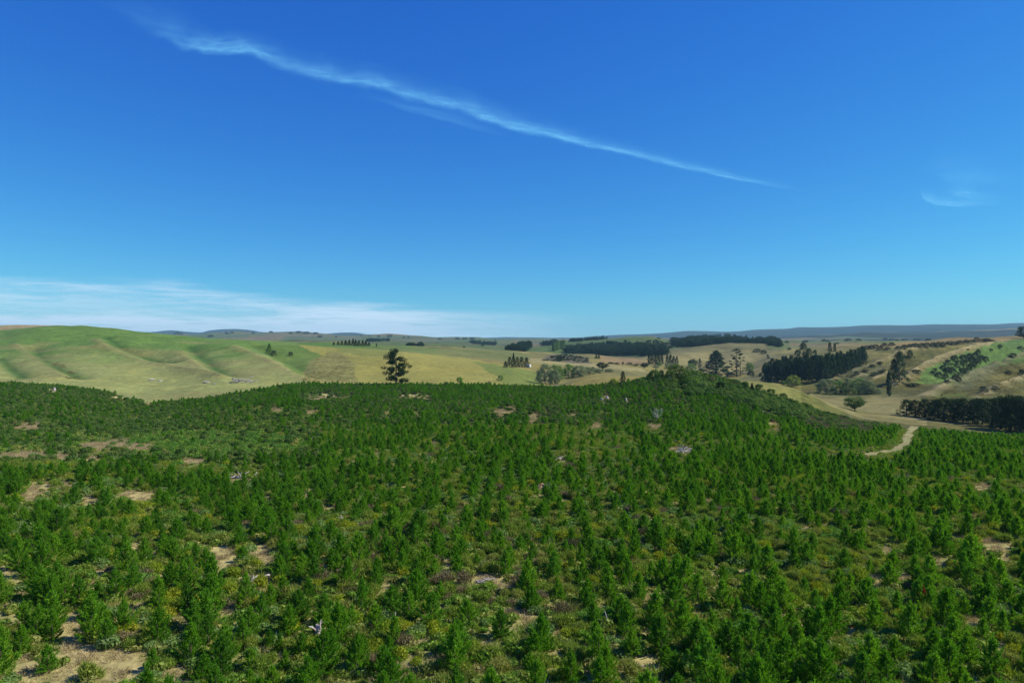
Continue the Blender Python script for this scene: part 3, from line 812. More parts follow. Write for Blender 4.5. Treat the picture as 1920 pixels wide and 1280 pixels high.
for _ in range(98000):
    y = 33 + (rng.random() ** .62) * 310
    x = rng.uniform(-1, 1) * (.75 * y + 15)
    u = CX + F * x / y
    if y > edge(u) + 2 or rng.random() > .5 + .5 * (float(fbm(x / 13, y / 13, 3, 51)) > .47):
        continue
    z = ground(x, y); p = pix(x, y, z)[1]
    ps = pine_share(u, p, x, y)
    if rng.random() > 1.3 - .5 * ps:
        continue
    op = max(openness(u, p), openness(u, p - .5 * F / y))
    if op > .3 and rng.random() < .9:
        continue
    if u > 1200 and (d_poly(x, y, track_w) < 1.8 or d_poly(x, y, track2_w) < 2.2):
        continue
    if u > 1560 and p < 900 and hides_track(u, p, 1.3 * F / y, .9 * F / y):
        continue
    kd = bush_kind(u, p, x, y)
    s = rng.uniform(.7, 1.75) * (1.25 if kd in ("scrub", "fern") else 1)
    if 1290 < u < 1540 and p < 705 + max(0, u - 1330) * .28 + 40:
        kd = "scrub" if rng.random() < .85 else "grey"; s = rng.uniform(1.8, 4.2)
    if ell(u, p, 1590, 792, 78, 24) < 1:
        kd = "scrub" if (p < 787 or rng.random() < .4) else "dead"; s = rng.uniform(1.5, 3.0)
    if ell(u, p, 1250, 714, 60, 22) < 1:
        s *= 1.5
    sz = s * rng.uniform(.8, 1.2)
    bushes.append([x, y, z - .05, rng.uniform(0, 6.28), s, sz, KINDS.index(kd) * 3 + rng.integers(0, 3), u, p, kd])

for _ in range(74000):
    y = 33 + (rng.random() ** .8) * 230
    x = rng.uniform(-1, 1) * (.75 * y + 14)
    u = CX + F * x / y
    if y > edge(u): continue
    z = ground(x, y); p = pix(x, y, z)[1]
    op = openness(u, p)
    g = float(fbm(x / 6, y / 6, 2, 61))
    if u > 1200 and d_poly(x, y, track_w) < 1.5: continue
    if op > .35 or (g > .62 and rng.random() < .5):
        if rng.random() < .9:
            s = rng.uniform(.6, 1.3) * (1 + .5 * (y > 120))
            straw.append([x, y, z, rng.uniform(0, 6.28), s, s * rng.uniform(.5, 1.0), rng.integers(0, 3)])
    else:
        s = rng.uniform(.7, 1.5) * (1 + .3 * (y > 120))
        low.append([x, y, z, rng.uniform(0, 6.28), s, s * rng.uniform(.6, 1.1), rng.integers(0, 4)])
print("pines", len(pines), "bushes", len(bushes), "low", len(low), "straw", len(straw))

# ------------------------------------------------------------------ what one can point at in the plantation (used in the labels too)
MARKS = [
    (137, 1184, "the long straw clearing"), (228, 1252, "the big straw clearing"), (62, 1255, "the small corner clearing"),
    (66, 925, "the twin sandy patches"), (328, 1262, "the short grass gap"), (420, 1050, "the yellowish broom gap"), (480, 1086, "the split pale log"),
    (522, 1194, "the cut log"), (596, 1186, "the upturned stump"), (545, 1078, "the grey stick heap"), (742, 960, "the thin straw strip"),
    (727, 1095, "the round straw tuft"), (910, 1088, "the bare twiggy patch"), (792, 1208, "the brown grass hollow"), (768, 1137, "the small white stump"),
    (1013, 914, "the red-brown dirt mound"), (1150, 940, "the white sticks"), (1222, 1120, "the reddish grass gap"),
    (1308, 1024, "the pale broken stump"), (1330, 1124, "the shaded brown gap"), (1200, 1258, "the leaning pale stick"), (1140, 1165, "the tall bare stick"),
    (1513, 990, "the tawny patch"), (1680, 1080, "the open tawny clearing"), (1610, 1095, "the bright yellow broom"), (1730, 1128, "the rusty red sapling"),
    (1603, 1177, "the oval straw tuft"), (1878, 1224, "the pale clay gap"), (1852, 1022, "the wide dry slope"),
    (690, 1230, "the sprawling yellow bushes"), (1790, 1130, "the white twigs"), (93, 1087, "the white stub"), (1420, 1225, "the white split post"),
]
SECT = ["right of", "behind right of", "behind", "behind left of", "left of", "front left of", "in front of", "front right of"]
ONES = ["", "first", "second", "third", "fourth", "fifth", "sixth", "seventh", "eighth", "ninth", "tenth", "eleventh", "twelfth", "thirteenth", "fourteenth", "fifteenth", "sixteenth", "seventeenth", "eighteenth", "nineteenth", "twentieth"]
def nth(n):
    if n <= 20: return ONES[n]
    t = {2: "twenty", 3: "thirty", 4: "forty"}[n // 10]
    return t + "-" + ONES[n % 10] if n % 10 else t[:-1] + "ieth"
ORD = ["nearest"] + [nth(k) + " nearest" for k in range(2, 40)]
def place_words(items):
    """for every (u, p): where it stands by the nearest mark, ranked among its like in the same direction"""
    out, buckets = [None] * len(items), {}
    for k, (u, p, look) in enumerate(items):
        m = min(range(len(MARKS)), key=lambda q: math.hypot(u - MARKS[q][0], (p - MARKS[q][1]) * 1.6))
        du_, dp_ = u - MARKS[m][0], -(p - MARKS[m][1]) * 1.6
        s = int(round(math.atan2(dp_, du_) / (math.pi / 4))) % 8
        buckets.setdefault((m, s, look), []).append((math.hypot(du_, dp_), k))
    for (m, s, look), v in buckets.items():
        v.sort()
        for n, (_, k) in enumerate(v):
            out[k] = "%s %s %s" % (ORD[min(n, len(ORD) - 1)], SECT[s], MARKS[m][2])
    return out

vis = [k for k, q in enumerate(pines) if -12 < q[7] < 1932 and q[8] - 2.6 * q[5] * F / q[1] < 1280]
vis.sort(key=lambda k: -pines[k][5] / pines[k][1])
own = vis[:295]
def pine_look(q):
    if q[5] > .76: return "tall full young pine"
    if q[5] < .52: return "small short young pine"
    if q[4] / q[5] > 1.22: return "broad bushy young pine"
    if q[4] / q[5] < 1.1: return "slim upright young pine"
    return "medium green young pine"
words_ = place_words([(pines[k][7], pines[k][8], pine_look(pines[k])) for k in own])
for k, wd in zip(own, words_):
    x, y, z, rz, sx, sz, wh, u, p = pines[k]
    t = thing("young_pine", "%s, %s" % (pine_look(pines[k]), wd), "pine tree", (x, y, z), rz, "young plantation pines", (sx, sx, sz))
    obj("crown", PINES[int(wh)][0], t); obj("trunk", PINES[int(wh)][1], t)
own_s = set(own)
rest = [q[:7] for k, q in enumerate(pines) if k not in own_s]
scatter("pine_plantation", rest, library("young_pine_lib", [c for c, _t in PINES]), "rows of young green pines filling the plantation behind the nearest ones")

visb = [k for k, q in enumerate(bushes) if -8 < q[7] < 1928 and q[8] - .8 * q[5] * F / q[1] < 1280]
visb.sort(key=lambda k: -bushes[k][4] / bushes[k][1])
ownb = visb[:220]
LOOKB = {"olive": "olive green broom bush", "yellow": "yellow-green broom bush", "grey": "grey-green leafy bush", "dead": "brown dried-out bush", "fern": "bright green bracken clump", "scrub": "dark green scrub bush", "gorse": "dull dark bush"}
wordsb = place_words([(bushes[k][7], bushes[k][8], bushes[k][9]) for k in ownb])
BM = [m for kd in KINDS for m in BUSH[kd]]
for k, wd in zip(ownb, wordsb):
    x, y, z, rz, sx, sz, wh, u, p, kd = bushes[k]
    b = obj("bush", BM[int(wh)], None, (x, y, z), (0, 0, rz), (sx, sx, sz))
    tag(b, "%s, %s" % (LOOKB[kd], wd), "bush", "bushes among the young pines")
ownb_s = set(ownb)
scatter("scrub", [q[:7] for k, q in enumerate(bushes) if k not in ownb_s], library("bush_lib", BM), "mixed green scrub between the pines")
scatter("undergrowth", low, library("low_lib", LOW), "low green and brown undergrowth on the plantation floor")
scatter("dry_grass", straw, library("straw_lib", STRAW), "straw coloured dry grass in the clearings")
#@@
# ------------------------------------------------------------------ the big trees
def leaf_cloud(clumps, per, size, r, up=.25, asp=1.6, shell=.55):
    P, Nn = [], []
    for c, rad in clumps:
        m = max(6, int(per))
        u = unit(r.normal(size=(m, 3)))
        P.append(np.array(c) + u * np.array(rad) * r.uniform(shell, 1.05, (m, 1)))
        Nn.append(unit(u + np.array([0, 0, up]) + r.normal(0, .5, (m, 3))))
    P, Nn = np.concatenate(P), np.concatenate(Nn)
    q4 = leaflets(P, Nn, size * r.uniform(.6, 1.3, len(P)), r, asp).reshape(-1, 4, 3)
    return np.concatenate([q4[:, [0, 1, 2]], q4[:, [0, 2, 3]]], 1).reshape(-1, 3)

def tree_kind(kind, seed, mat=None):
    """a trunk with limbs and a crown of leaf sprays, about 10 m tall"""
    r = np.random.default_rng(seed)
    H = 10.0; clumps = []; limbs = []
    per, size, asp = 60, .34, 1.6
    tr = .22
    if kind == "old_pine":                          # tall, open, cloud-like pads on limbs
        mat = mat or M_DARK; tr = .26; top = 9.3
        for k in range(44):
            f = .1 + .9 * (k + r.uniform(0, 1)) / 44
            prof = 3.7 * math.sqrt(max(.03, 1 - (abs(f - .42) / (.62 if f > .42 else .75)) ** 2.4))
            an = r.uniform(0, 6.28); ln = max(.5, prof * r.uniform(.5, 1.08))
            z = f * top
            tip = np.array([math.cos(an) * ln, math.sin(an) * ln, z + .14 * ln])
            limbs.append(([(0, 0, z - .3), tip * np.array([.5, .5, 0]) + np.array([0, 0, z - .1]), tip], [.08, .055, .02]))
            clumps.append((tip, (r.uniform(.7, 1.15), r.uniform(.7, 1.15), r.uniform(.4, .62))))
            if ln > 1.3: clumps.append((tip * .58 + np.array([0, 0, z * .42]), (.6, .6, .4)))
        clumps.append(((0, 0, 9.5), (.8, .8, .55)))
        per, size = 95, .2
    elif kind == "conifer":                         # dense dark cone
        mat = mat or M_DARK; top = 9.8
        for k in range(58):
            f = ((k + r.uniform(0, 1)) / 58) ** .9
            prof = 2.5 * (1 - f) ** .8 + .16
            an = 2.4 * k + r.normal(0, .3); ln = prof * r.uniform(.6, 1.05)
            clumps.append(((math.cos(an) * ln, math.sin(an) * ln, .35 + f * 9.3), (.3 + .42 * (1 - f), .3 + .42 * (1 - f), .5)))
        clumps += [((0, 0, .7 + z), (.25 + .14 * (9 - z), .25 + .14 * (9 - z), .8)) for z in np.arange(0, 9, .8)]
        clumps.append(((0, 0, 9.8), (.13, .13, .4)))
        per, size = 42, .26
    elif kind == "stand_pine":                      # plantation pine grown tall: clear stem, narrow dense crown
        mat = mat or M_DARK2; top = 9.7
        for k in range(40):
            f = (k + r.uniform(0, 1)) / 40
            prof = 1.8 * (1 - f ** 3.2) * r.uniform(.8, 1.1) + .35
            an = 2.4 * k + r.normal(0, .3); ln = prof * r.uniform(.4, 1.0)
            clumps.append(((math.cos(an) * ln, math.sin(an) * ln, .7 + f * 9.0), (.66, .66, .6)))
        per, size = 40, .3
    elif kind == "belt_conifer":                    # shelter belt: bare lower stem, broad ragged crown
        mat = mat or M_DARK; top = 9.3; tr = .24
        for k in range(46):
            f = (k + r.uniform(0, 1)) / 46
            prof = 3.2 * (1 - f) ** .62 + .2
            an = 2.4 * k + r.normal(0, .4); ln = prof * r.uniform(.5, 1.08)
            tip = (math.cos(an) * ln, math.sin(an) * ln, .8 + f * 8.8)
            clumps.append((tip, (.85, .85, .66)))
            if k % 2 == 0: limbs.append(([(0, 0, 1.3 + f * 7.6), tip], [.06, .02]))
        per, size = 62, .24
    elif kind in ("round", "willow", "bush_tree"):
        mat = mat or (M_WILLOW if kind == "willow" else M_BROAD); top = 6.0
        low_ = {"round": 1.2, "willow": .3, "bush_tree": .2}[kind]
        rx = {"round": 4.3, "willow": 4.6, "bush_tree": 4.9}[kind]
        for k in range(58):
            u = unit(r.normal(size=3)); u[2] = u[2] * .9 + .05
            q = r.uniform(.62, .98)
            if kind == "round":
                c = np.array([u[0] * rx * q, u[1] * rx * q, low_ + (10 - low_) * .5 + u[2] * (10 - low_) * .46 * q])
            else:                                    # a dome that sits on the ground
                fz = r.random() ** .85; an = r.uniform(0, 6.28)
                rr = rx * math.sqrt(max(.02, 1 - (fz * .97) ** 2.3)) * r.uniform(.6, 1.0)
                c = np.array([math.cos(an) * rr, math.sin(an) * rr, .8 + fz * 8.2])
            clumps.append((c, np.array([1, 1, .8]) * r.uniform(.95, 1.6)))
            if k % 4 == 0: limbs.append(([(0, 0, 1.2), c * np.array([.45, .45, .6]), c], [.13, .09, .03]))
        per, size = (90, .26) if kind == "willow" else (80, .28)
    elif kind == "poplar":
        mat = mat or M_POPLAR; top = 9.5; tr = .16
        for k in range(44):
            f = (k + r.uniform(0, 1)) / 44
            prof = .85 * math.sin(math.pi * min(1, .16 + .84 * f)) ** .7 * (1 if f < .5 else 1)
            an = r.uniform(0, 6.28)
            clumps.append(((math.cos(an) * prof * .6, math.sin(an) * prof * .6, .7 + f * 9.1), (.42, .42, .7)))
        per, size = 55, .2
    elif kind == "thin_pine":                       # half dead, see-through
        mat = mat or M_DARK; top = 9.6; tr = .17
        for k in range(24):
            f = .2 + .8 * (k + r.uniform(0, 1)) / 24
            an = r.uniform(0, 6.28); ln = (2.3 - 1.1 * f) * r.uniform(.45, 1.1); z = f * 9.5
            tip = np.array([math.cos(an) * ln, math.sin(an) * ln, z + .1 * ln])
            limbs.append(([(0, 0, z - .2), tip], [.07, .025]))
            if r.random() < .75: clumps.append((tip, (r.uniform(.3, .62), r.uniform(.3, .62), .2)))
        clumps += [((.2, 0, 9.6), (.9, .9, .3)), ((-.3, .2, 9.2), (.8, .7, .25)), ((0, 0, .9), (1.3, 1.3, .9)), ((.5, .3, 1.9), (.9, .9, .7))]
        per, size = 60, .2
    elif kind == "bare_bush":                       # leafless, reddish grey twigs
        mat = mat or M_DEAD; top = 3
        for k in range(26):
            u = unit(r.normal(size=3)); c = np.array([u[0] * 3.6, u[1] * 3.6, 4.2 + u[2] * 3.6])
            limbs.append(([(0, 0, .5), c * .55, c], [.12, .06, .02]))
            clumps.append((c, (1.1, 1.1, 1.1)))
        per, size, asp = 24, .12, 6.0
    tubes = [tube([(0, 0, -.4), (.03, 0, top * .3), (-.02, .04, top * .65), (0, 0, top)], [tr, tr * .8, tr * .5, .03], 6)]
    for pth, rd in limbs:
        tubes.append(tube([np.array(q, float) for q in pth], rd, 4))
    V, Fc = join_tubes(tubes)
    crown = mesh_np(kind + "_crown", leaf_cloud(clumps, per, size, r, asp=asp), 3, [mat])
    return crown, mesh_idx(kind + "_trunk", V, Fc, [M_TRUNK if kind in ("round", "willow", "poplar", "bare_bush", "bush_tree") else M_BARK])

BANK = {}
def kind_mesh(kind, k, mat=None, nvar=3):
    key = (kind, k % nvar, mat.name if mat else None)
    if key not in BANK:
        BANK[key] = tree_kind(kind, 1000 + 17 * (k % nvar) + sum(map(ord, kind)), mat)
    return BANK[key]

def tree(name, label, kind, u, base, top, width=None, group=None, tmin=0.0, k=None, mat=None, sink=.15, cat="tree"):
    """a tree whose foot stands on the ground met at (u, base), as tall as its span up to `top`"""
    x, y, z = hit(u, base, tmin)
    h = (base - top) * y / F
    s = h / 10.0
    kk = int(u * 7 + base) if k is None else k
    cr, tk_ = kind_mesh(kind, kk, mat)
    if width is None: sx = s
    else:
        nat = max(v.co.x for v in cr.vertices) - min(v.co.x for v in cr.vertices) if cr.name not in NATW else NATW[cr.name]
        NATW[cr.name] = nat
        sx = (width * y / F) / nat
    t = thing(name, label, cat, (x, y, z - sink), float(rng.uniform(0, 6.28)), group, (sx, sx, s))
    obj("crown", cr, t); obj("trunk", tk_, t)
    return t
NATW = {}

# near the plantation's far edge
tree("pine_tree", "tall lone dark pine against the tan field", "old_pine", 743, 724, 652, 60, tmin=3.6, k=1)
tree("small_tree", "small dark round tree on the plantation edge, in front of the tan field's right part", "round", 836, 727, 714, 9, tmin=3.6)
tree("small_tree", "light green small tree on the foot of the tan field", "round", 862, 719, 705, 13, tmin=4.3, mat=M_FERN)
tree("small_tree", "low grey-green shrub tree by the yellow-green field corner", "bush_tree", 938, 714, 702, 17, tmin=4.3, mat=M_GREYGREEN)
tree("small_tree", "brownish twiggy shrub on the edge below the yellow-green field", "bush_tree", 917, 724, 713, 10, tmin=3.6, mat=M_DEAD)
tree("pine_tree", "small dark rounded conifer beside the tan grass ridge", "belt_conifer", 1168, 724, 695, 17, tmin=3.6)
tree("small_tree", "yellowish loose shrub left of the small dark conifer", "bush_tree", 1150, 724, 708, 20, tmin=3.6, mat=M_OLIVE)
# left hill
tree("hill_tree", "grey-green pointed tree standing in the hill gully", "conifer", 505, 664, 643, 17, tmin=5, mat=M_GREYGREEN)
tree("hill_tree", "dark low bush beside the pointed tree in the hill gully", "bush_tree", 513, 667, 656, 13, tmin=5, mat=M_GORSE)
tree("hill_tree", "single round dark bush on the green slope right of the gully", "bush_tree", 545, 667, 658, 10, tmin=5, mat=M_GORSE)
# the grove on the green ridge
grove = [(626, 640, 6), (634, 639, 7), (641, 638, 7), (648, 637, 8), (655, 636, 8), (662, 634, 8), (667, 636, 8), (673, 637, 8), (680, 637, 8), (686, 638, 8), (692, 640, 6)]
for n, (u, top, w) in enumerate(grove):
    tree("pine_tree", "dark pine in the grove behind the green hill, %s from left" % ["first", "second", "third", "fourth", "fifth", "sixth and tallest", "seventh", "eighth", "ninth", "tenth", "last"][n],
         "conifer", u, 648.5, top, w + 2, "pines in the ridge grove", tmin=8.6)
tree("small_tree", "tiny dark tree right of the ridge pine grove", "poplar", 706, 650, 643, 3, tmin=8.6, mat=M_DARK)
# farm clump with the shed
for n, (u, top, w, wd) in enumerate([(948, 676, 9, "first and lowest"), (956, 668, 10, "second"), (963, 661, 9, "third and tallest, pointed"), (970, 668, 11, "fourth"), (978, 668, 12, "fifth"), (987, 669, 11, "last, beside the shed")]):
    tree("shelter_tree", "dark conifer of the clump by the white shed, %s from the left" % wd, "conifer" if n in (0, 2) else "belt_conifer", u, 689, top, w + 3, "conifers by the shed", tmin=6.9)
# willows below the tan field
for n, (u, base, top, w, wd, mt) in enumerate([(1022, 719, 679, 36, "tallest at the left end", None), (1043, 712, 681, 30, "dark-stemmed second from the left", M_GREYGREEN), (1040, 720, 692, 26, "small in front of the tallest", None), (1066, 708, 680, 30, "third from the left", M_GREYGREEN),
                                  (1086, 706, 683, 30, "fourth", None), (1104, 702, 687, 24, "fifth and lower", None), (1122, 699, 690, 22, "sixth, small", None), (1142, 697, 690, 20, "last and smallest at the right end", None)]):
    tree("willow_tree", "grey-green willow in the hollow row, %s" % wd, "willow", u, base, top, w, "willows in the hollow", tmin=4.6, mat=mt)
tree("round_tree", "dark flat-topped round tree behind the right end of the willows", "round", 1130, 693, 678, 28, tmin=5.5, mat=M_DARK)
tree("round_tree", "tiny dark bush left of the flat-topped round tree", "bush_tree", 1112, 692, 687, 7, tmin=5.5, mat=M_DARK)
# hedge blocks
for n, (u, w, wd) in enumerate([(1047, 6, "left"), (1052, 7, "middle"), (1057, 6, "right")]):
    tree("shelter_tree", "dark conifer, %s one of the short block beside the grey scrub" % wd, "conifer", u, 675.5, 667, w + 2, "short dark conifer block", tmin=7.6)
tree("shelter_tree", "left of two small dark conifers on the brown field below the forest", "conifer", 1118, 672, 663, 8, tmin=8)
tree("shelter_tree", "right of two small dark conifers on the brown field below the forest", "conifer", 1123, 672, 664, 7, tmin=8)
tree("small_tree", "small tree in the line of shrubs right of the brown field", "conifer", 1168, 683, 677, 6, tmin=7.5)
for n, (u, base, top, w) in enumerate([(1145, 682, 678, 14), (1156, 683, 679, 14), (1180, 684, 679, 16), (1193, 686, 681, 16), (1204, 687, 682, 14)]):
    tree("small_tree", "%s low dark shrub in the hedge along the pale field crest" % ["first", "second", "third", "fourth", "fifth"][n], "bush_tree", u, base, top, w, "shrubs along the pale field crest", tmin=7.5, mat=M_GORSE)
# trees in the valley between the tan ridges
row = [(1217, 684, 662, 8), (1223, 682, 662, 8), (1229, 684, 663, 8), (1235, 684, 662, 8), (1241, 684, 664, 7), (1251, 684, 664, 8), (1257, 684, 664, 9), (1263, 685, 667, 9), (1269, 685, 667, 7)]
for n, (u, base, top, w) in enumerate(row):
    tree("poplar_tree" if n % 3 else "shelter_tree", "dark narrow tree in the valley row below the tan hill, %s from the left" % ["first", "second", "third", "fourth", "fifth", "sixth", "seventh", "eighth", "ninth"][n],
         "stand_pine", u, base, top, w + 2, "narrow trees in the valley row", tmin=8.3)
for (u, base, top, w, kd, mt, wd) in [(1236, 686, 678, 11, "bush_tree", M_GREYGREEN, "green low tree in front of the valley row"), (1256, 688, 680, 22, "willow", None, "pale grey willow in front of the valley row"), (1209, 690, 679, 15, "round", M_DARK2, "blue-green round tree at the left end of the valley row"),
                                  (1268, 688, 681, 14, "willow", None, "small pale willow right of the valley row"), (1299, 690, 672, 19, "round", M_DARK2, "dark round-headed tree left of the big dark cypress"), (1312, 690, 671, 9, "stand_pine", None, "narrow dark tree between round-headed tree and big cypress"),
                                  (1296, 698, 681, 26, "willow", M_GREYGREEN, "blue-grey leafy tree in front of the round-headed tree"), (1315, 698, 688, 14, "willow", None, "pale small willow beside the blue-grey leafy tree"), (1250, 692, 685, 12, "bush_tree", M_GREYGREEN, "low leafy bush below the valley row"),
                                  (1230, 690, 684, 14, "bush_tree", M_WILLOW, "pale leafy bush below the left end of the valley row")]:
    tree("valley_tree", wd, kd, u, base, top, w, tmin=7.0, mat=mt)
tree("cypress_tree", "big dark broad cypress on the grass ridge", "conifer", 1343, 702, 657, 62, tmin=5.2, k=0)
tree("pine_tree", "thin see-through pine with bare limbs beside the big cypress", "thin_pine", 1381, 706, 652, 27, tmin=5.2, k=2)
tree("pine_tree", "slim second thin pine leaning by the see-through pine", "thin_pine", 1388, 705, 661, 19, tmin=5.2, k=1)
for (u, base, top, w, kd, mt, wd) in [(1405, 698, 678, 18, "willow", M_GREYGREEN, "blue-grey tree right of the thin pines"), (1408, 706, 694, 17, "bush_tree", M_GORSE, "dark bush beside the grass ridge, right of the thin pines"), (1370, 706, 696, 20, "bush_tree", M_GORSE, "dark low bush at the foot of the thin pines"),
                                  (1434, 716, 682, 24, "belt_conifer", M_DARK2, "dark conifer at the left foot of the stand of tall pines"), (1432, 664, 655, 16, "bush_tree", M_DARK2, "round dark tree on the tan hill's right shoulder"), (1440, 673, 664, 8, "bush_tree", M_DARK2, "small dark tree under the tan hill's right shoulder"),
                                  (1420, 660, 653, 20, "bush_tree", M_GORSE, "grey scrub tree on the tan hill's crest")]:
    tree("valley_tree", wd, kd, u, base, top, w, tmin=6.0, mat=mt)
# stand of tall pines on the valley side
stand = []
for n in range(84):
    f = (n % 28) / 27.0; rowk = n // 28
    u = 1438 + 180 * f + [0, 4, -3][rowk] + rng.normal(0, 1.5)
    base = np.interp(u, [1430, 1480, 1540, 1580, 1622], [715, 716, 716, 700, 682]) - rowk * 8
    top = np.interp(u, [1430, 1460, 1500, 1540, 1580, 1622], [678, 671, 667, 662, 658, 655]) + rng.normal(0, 2.6) + (2 - rowk) * 4
    stand.append((u, base, top, rowk))
stand.sort(key=lambda q: q[0])
seen_ = [0, 0, 0]
for n, (u, base, top, rk) in enumerate(stand):
    seen_[rk] += 1
    x_, y_, z_ = hit(u, base, 6.8)
    wd = ["front", "middle", "back"][rk]
    tree("stand_pine", "%s row tall dark pine of the valley-side stand, %s from its left end" % (wd, nth(seen_[rk])),
         "stand_pine" if n % 4 else "belt_conifer", u, base, min(top, base - 20), 16 + 4 * rng.random(), "tall pines of the valley-side stand", tmin=6.8)
for (u, base, top, w, kd, mt, wd) in [(1506, 668, 642, 26, "belt_conifer", M_DARK, "dark rounded pine rising above the left of the tall pine stand"), (1517, 668, 652, 16, "belt_conifer", M_DARK, "lower shoulder pine right of the rounded dark pine"), (1495, 669, 655, 17, "belt_conifer", M_DARK, "lower pine left of the rounded dark pine"), (1528, 664, 655, 9, "bush_tree", M_DARK, "small dark bush right of the rounded dark pine"),
                                  (1556, 660, 641, 10, "stand_pine", M_DARK, "left one of the narrow pine pair on the brown crest"), (1565, 660, 642, 8, "stand_pine", M_DARK, "right one of the narrow pine pair on the brown crest"), (1466, 711, 683, 46, "round", M_DARK, "big round dark tree on the low end of the grass ridge"), (1487, 724, 702, 32, "bush_tree", M_OLIVE, "olive rounded bush right of the big round dark tree"),
                                  (1470, 722, 714, 11, "bush_tree", M_FERN, "bright small shrub below the big round dark tree"), (1542, 716, 690, 5, "poplar", None, "thin green poplar at the foot of the tall pine stand"), (1515, 739, 722, 22, "bare_bush", None, "leafless grey-pink bush by the paddock"), (1480, 656, 651, 8, "bush_tree", M_DARK2, "small tree on the far tan field, left of the rounded dark pine")]:
    tree("valley_tree", wd, kd, u, base, top, w, tmin=5.0, mat=mt)
for n, (u, base, top, w, wd, mt) in enumerate([(1550, 739, 713, 34, "twiggy pale one at the left end", None), (1575, 739, 716, 26, "second, greener", M_GREYGREEN), (1592, 738, 713, 28, "third", None), (1610, 738, 712, 30, "fourth", M_GREYGREEN), (1626, 738, 715, 24, "last at the right end", None), (1640, 737, 731, 24, "low sprawling one past the right end", None)]):
    tree("willow_tree", "round grey-green willow by the paddock, %s" % wd, "willow", u, base, top - 5, w * 1.3, "willows along the paddock", tmin=5.6, mat=mt)
tree("poplar_tree", "tall slim poplar standing alone on the paddock's far side", "poplar", 1667, 743, 696, 12, tmin=5.4, k=0)
tree("pine_tree", "large rugged dark pine behind the slim poplar", "belt_conifer", 1686, 716, 657, 37, tmin=6.6, k=0)
tree("pine_tree", "smaller dark pine behind the large rugged pine's right side", "belt_conifer", 1706, 672, 655, 16, tmin=7.5, k=1)
tree("pine_tree", "dark companion pine close left of the large rugged pine", "belt_conifer", 1676, 715, 672, 22, tmin=6.6, k=2)
tree("round_tree", "round green tree alone at the near edge of the paddock", "round", 1603, 770, 741, 42, tmin=4.9, mat=M_BROAD)
tree("pine_tree", "tall dark tree cut by the photo's right edge on the skyline", "old_pine", 1920, 635, 611, 26, tmin=8.5)
tree("small_tree", "low grey shrub on the valley floor right of the rugged pine", "bush_tree", 1718, 697, 692, 18, tmin=6.6, mat=M_GORSE)
# shelter belt
belt = [(1700, 776, 750, 24), (1716, 778, 751, 26), (1734, 780, 748, 26), (1752, 782, 751, 24), (1770, 786, 746, 32), (1788, 786, 748, 28), (1806, 788, 748, 28), (1824, 790, 750, 28), (1842, 792, 748, 28), (1860, 796, 746, 32), (1876, 802, 744, 34), (1894, 804, 742, 34), (1912, 806, 744, 34), (1932, 808, 744, 34), (1885, 796, 746, 26), (1905, 797, 744, 26), (1832, 784, 749, 22), (1795, 782, 750, 22), (1758, 779, 751, 20), (1955, 808, 744, 34)]
names_ = {0: "first and smallest at its left end"}
for n, (u, base, top, w) in enumerate(sorted(belt)):
    x_, y_, z_ = hit(u, base, 3.3)
    tree("shelter_tree", "dark conifer of the shelter belt beyond the track, %s" % ("first at its left end" if n == 0 else "last, beyond the right edge" if n == len(belt) - 1 else "%s from its left end" % ["", "second", "third", "fourth", "fifth", "sixth", "seventh", "eighth", "ninth", "tenth", "eleventh", "twelfth", "thirteenth", "fourteenth", "fifteenth", "sixteenth", "seventeenth", "eighteenth", "nineteenth"][n]),
         "belt_conifer", u, base + 3, top - 1 - 3 * rng.random(), w * 1.75, "conifers of the shelter belt", tmin=3.3, k=n)
# native bush on the knoll
knoll = [(1272, 716, 684, 46, "round", M_SCRUB, "biggest rounded dark tree on top of the knoll"), (1288, 722, 700, 30, "bush_tree", M_SCRUB, "rounded bush right of the knoll's biggest tree"), (1256, 722, 696, 28, "bush_tree", M_SCRUB, "rounded bush left of the knoll's biggest tree"), (1228, 716, 694, 24, "round", M_SCRUB, "dark tree left on the knoll, above the pine rows"),
         (1240, 712, 696, 18, "bush_tree", M_DARK, "low dark tree between the two knoll trees"), (1216, 718, 703, 14, "bush_tree", M_OLIVE, "small olive bush at the left foot of the knoll"), (1302, 728, 710, 26, "bush_tree", M_OLIVE, "pale olive bush on the knoll's right slope"), (1318, 734, 716, 24, "bush_tree", M_GREYGREEN, "grey-green bush under the bare bank on the knoll"),
         (1352, 740, 717, 26, "bush_tree", M_DARK, "dark leafy tree in the middle of the knoll's right slope"), (1376, 730, 713, 28, "bush_tree", M_BROAD, "green rounded bush near the grass ridge crest"), (1396, 738, 717, 24, "bush_tree", M_SCRUB, "scrub tree below the grass ridge, middle of the slope"), (1410, 742, 721, 16, "conifer", M_DARK, "small dark conifer on the scrub slope"), (1424, 740, 722, 24, "bush_tree", M_BROAD, "green bush low on the scrub slope"),
         (1446, 748, 731, 26, "bush_tree", M_SCRUB, "scrub bush near the slope's low end"), (1468, 754, 739, 24, "bush_tree", M_BROAD, "green bush at the low end of the scrub slope"), (1336, 722, 707, 14, "bush_tree", M_DEAD, "brown bush against the bare bank"), (1350, 716, 707, 12, "bush_tree", M_DEAD, "dark brown bush on the crest of the ridge")]
for (u, base, top, w, kd, mt, wd) in knoll:
    tree("bush_tree", wd, kd, u, base, top - 4, w, "bush on the knoll", tmin=3.2, mat=mt)
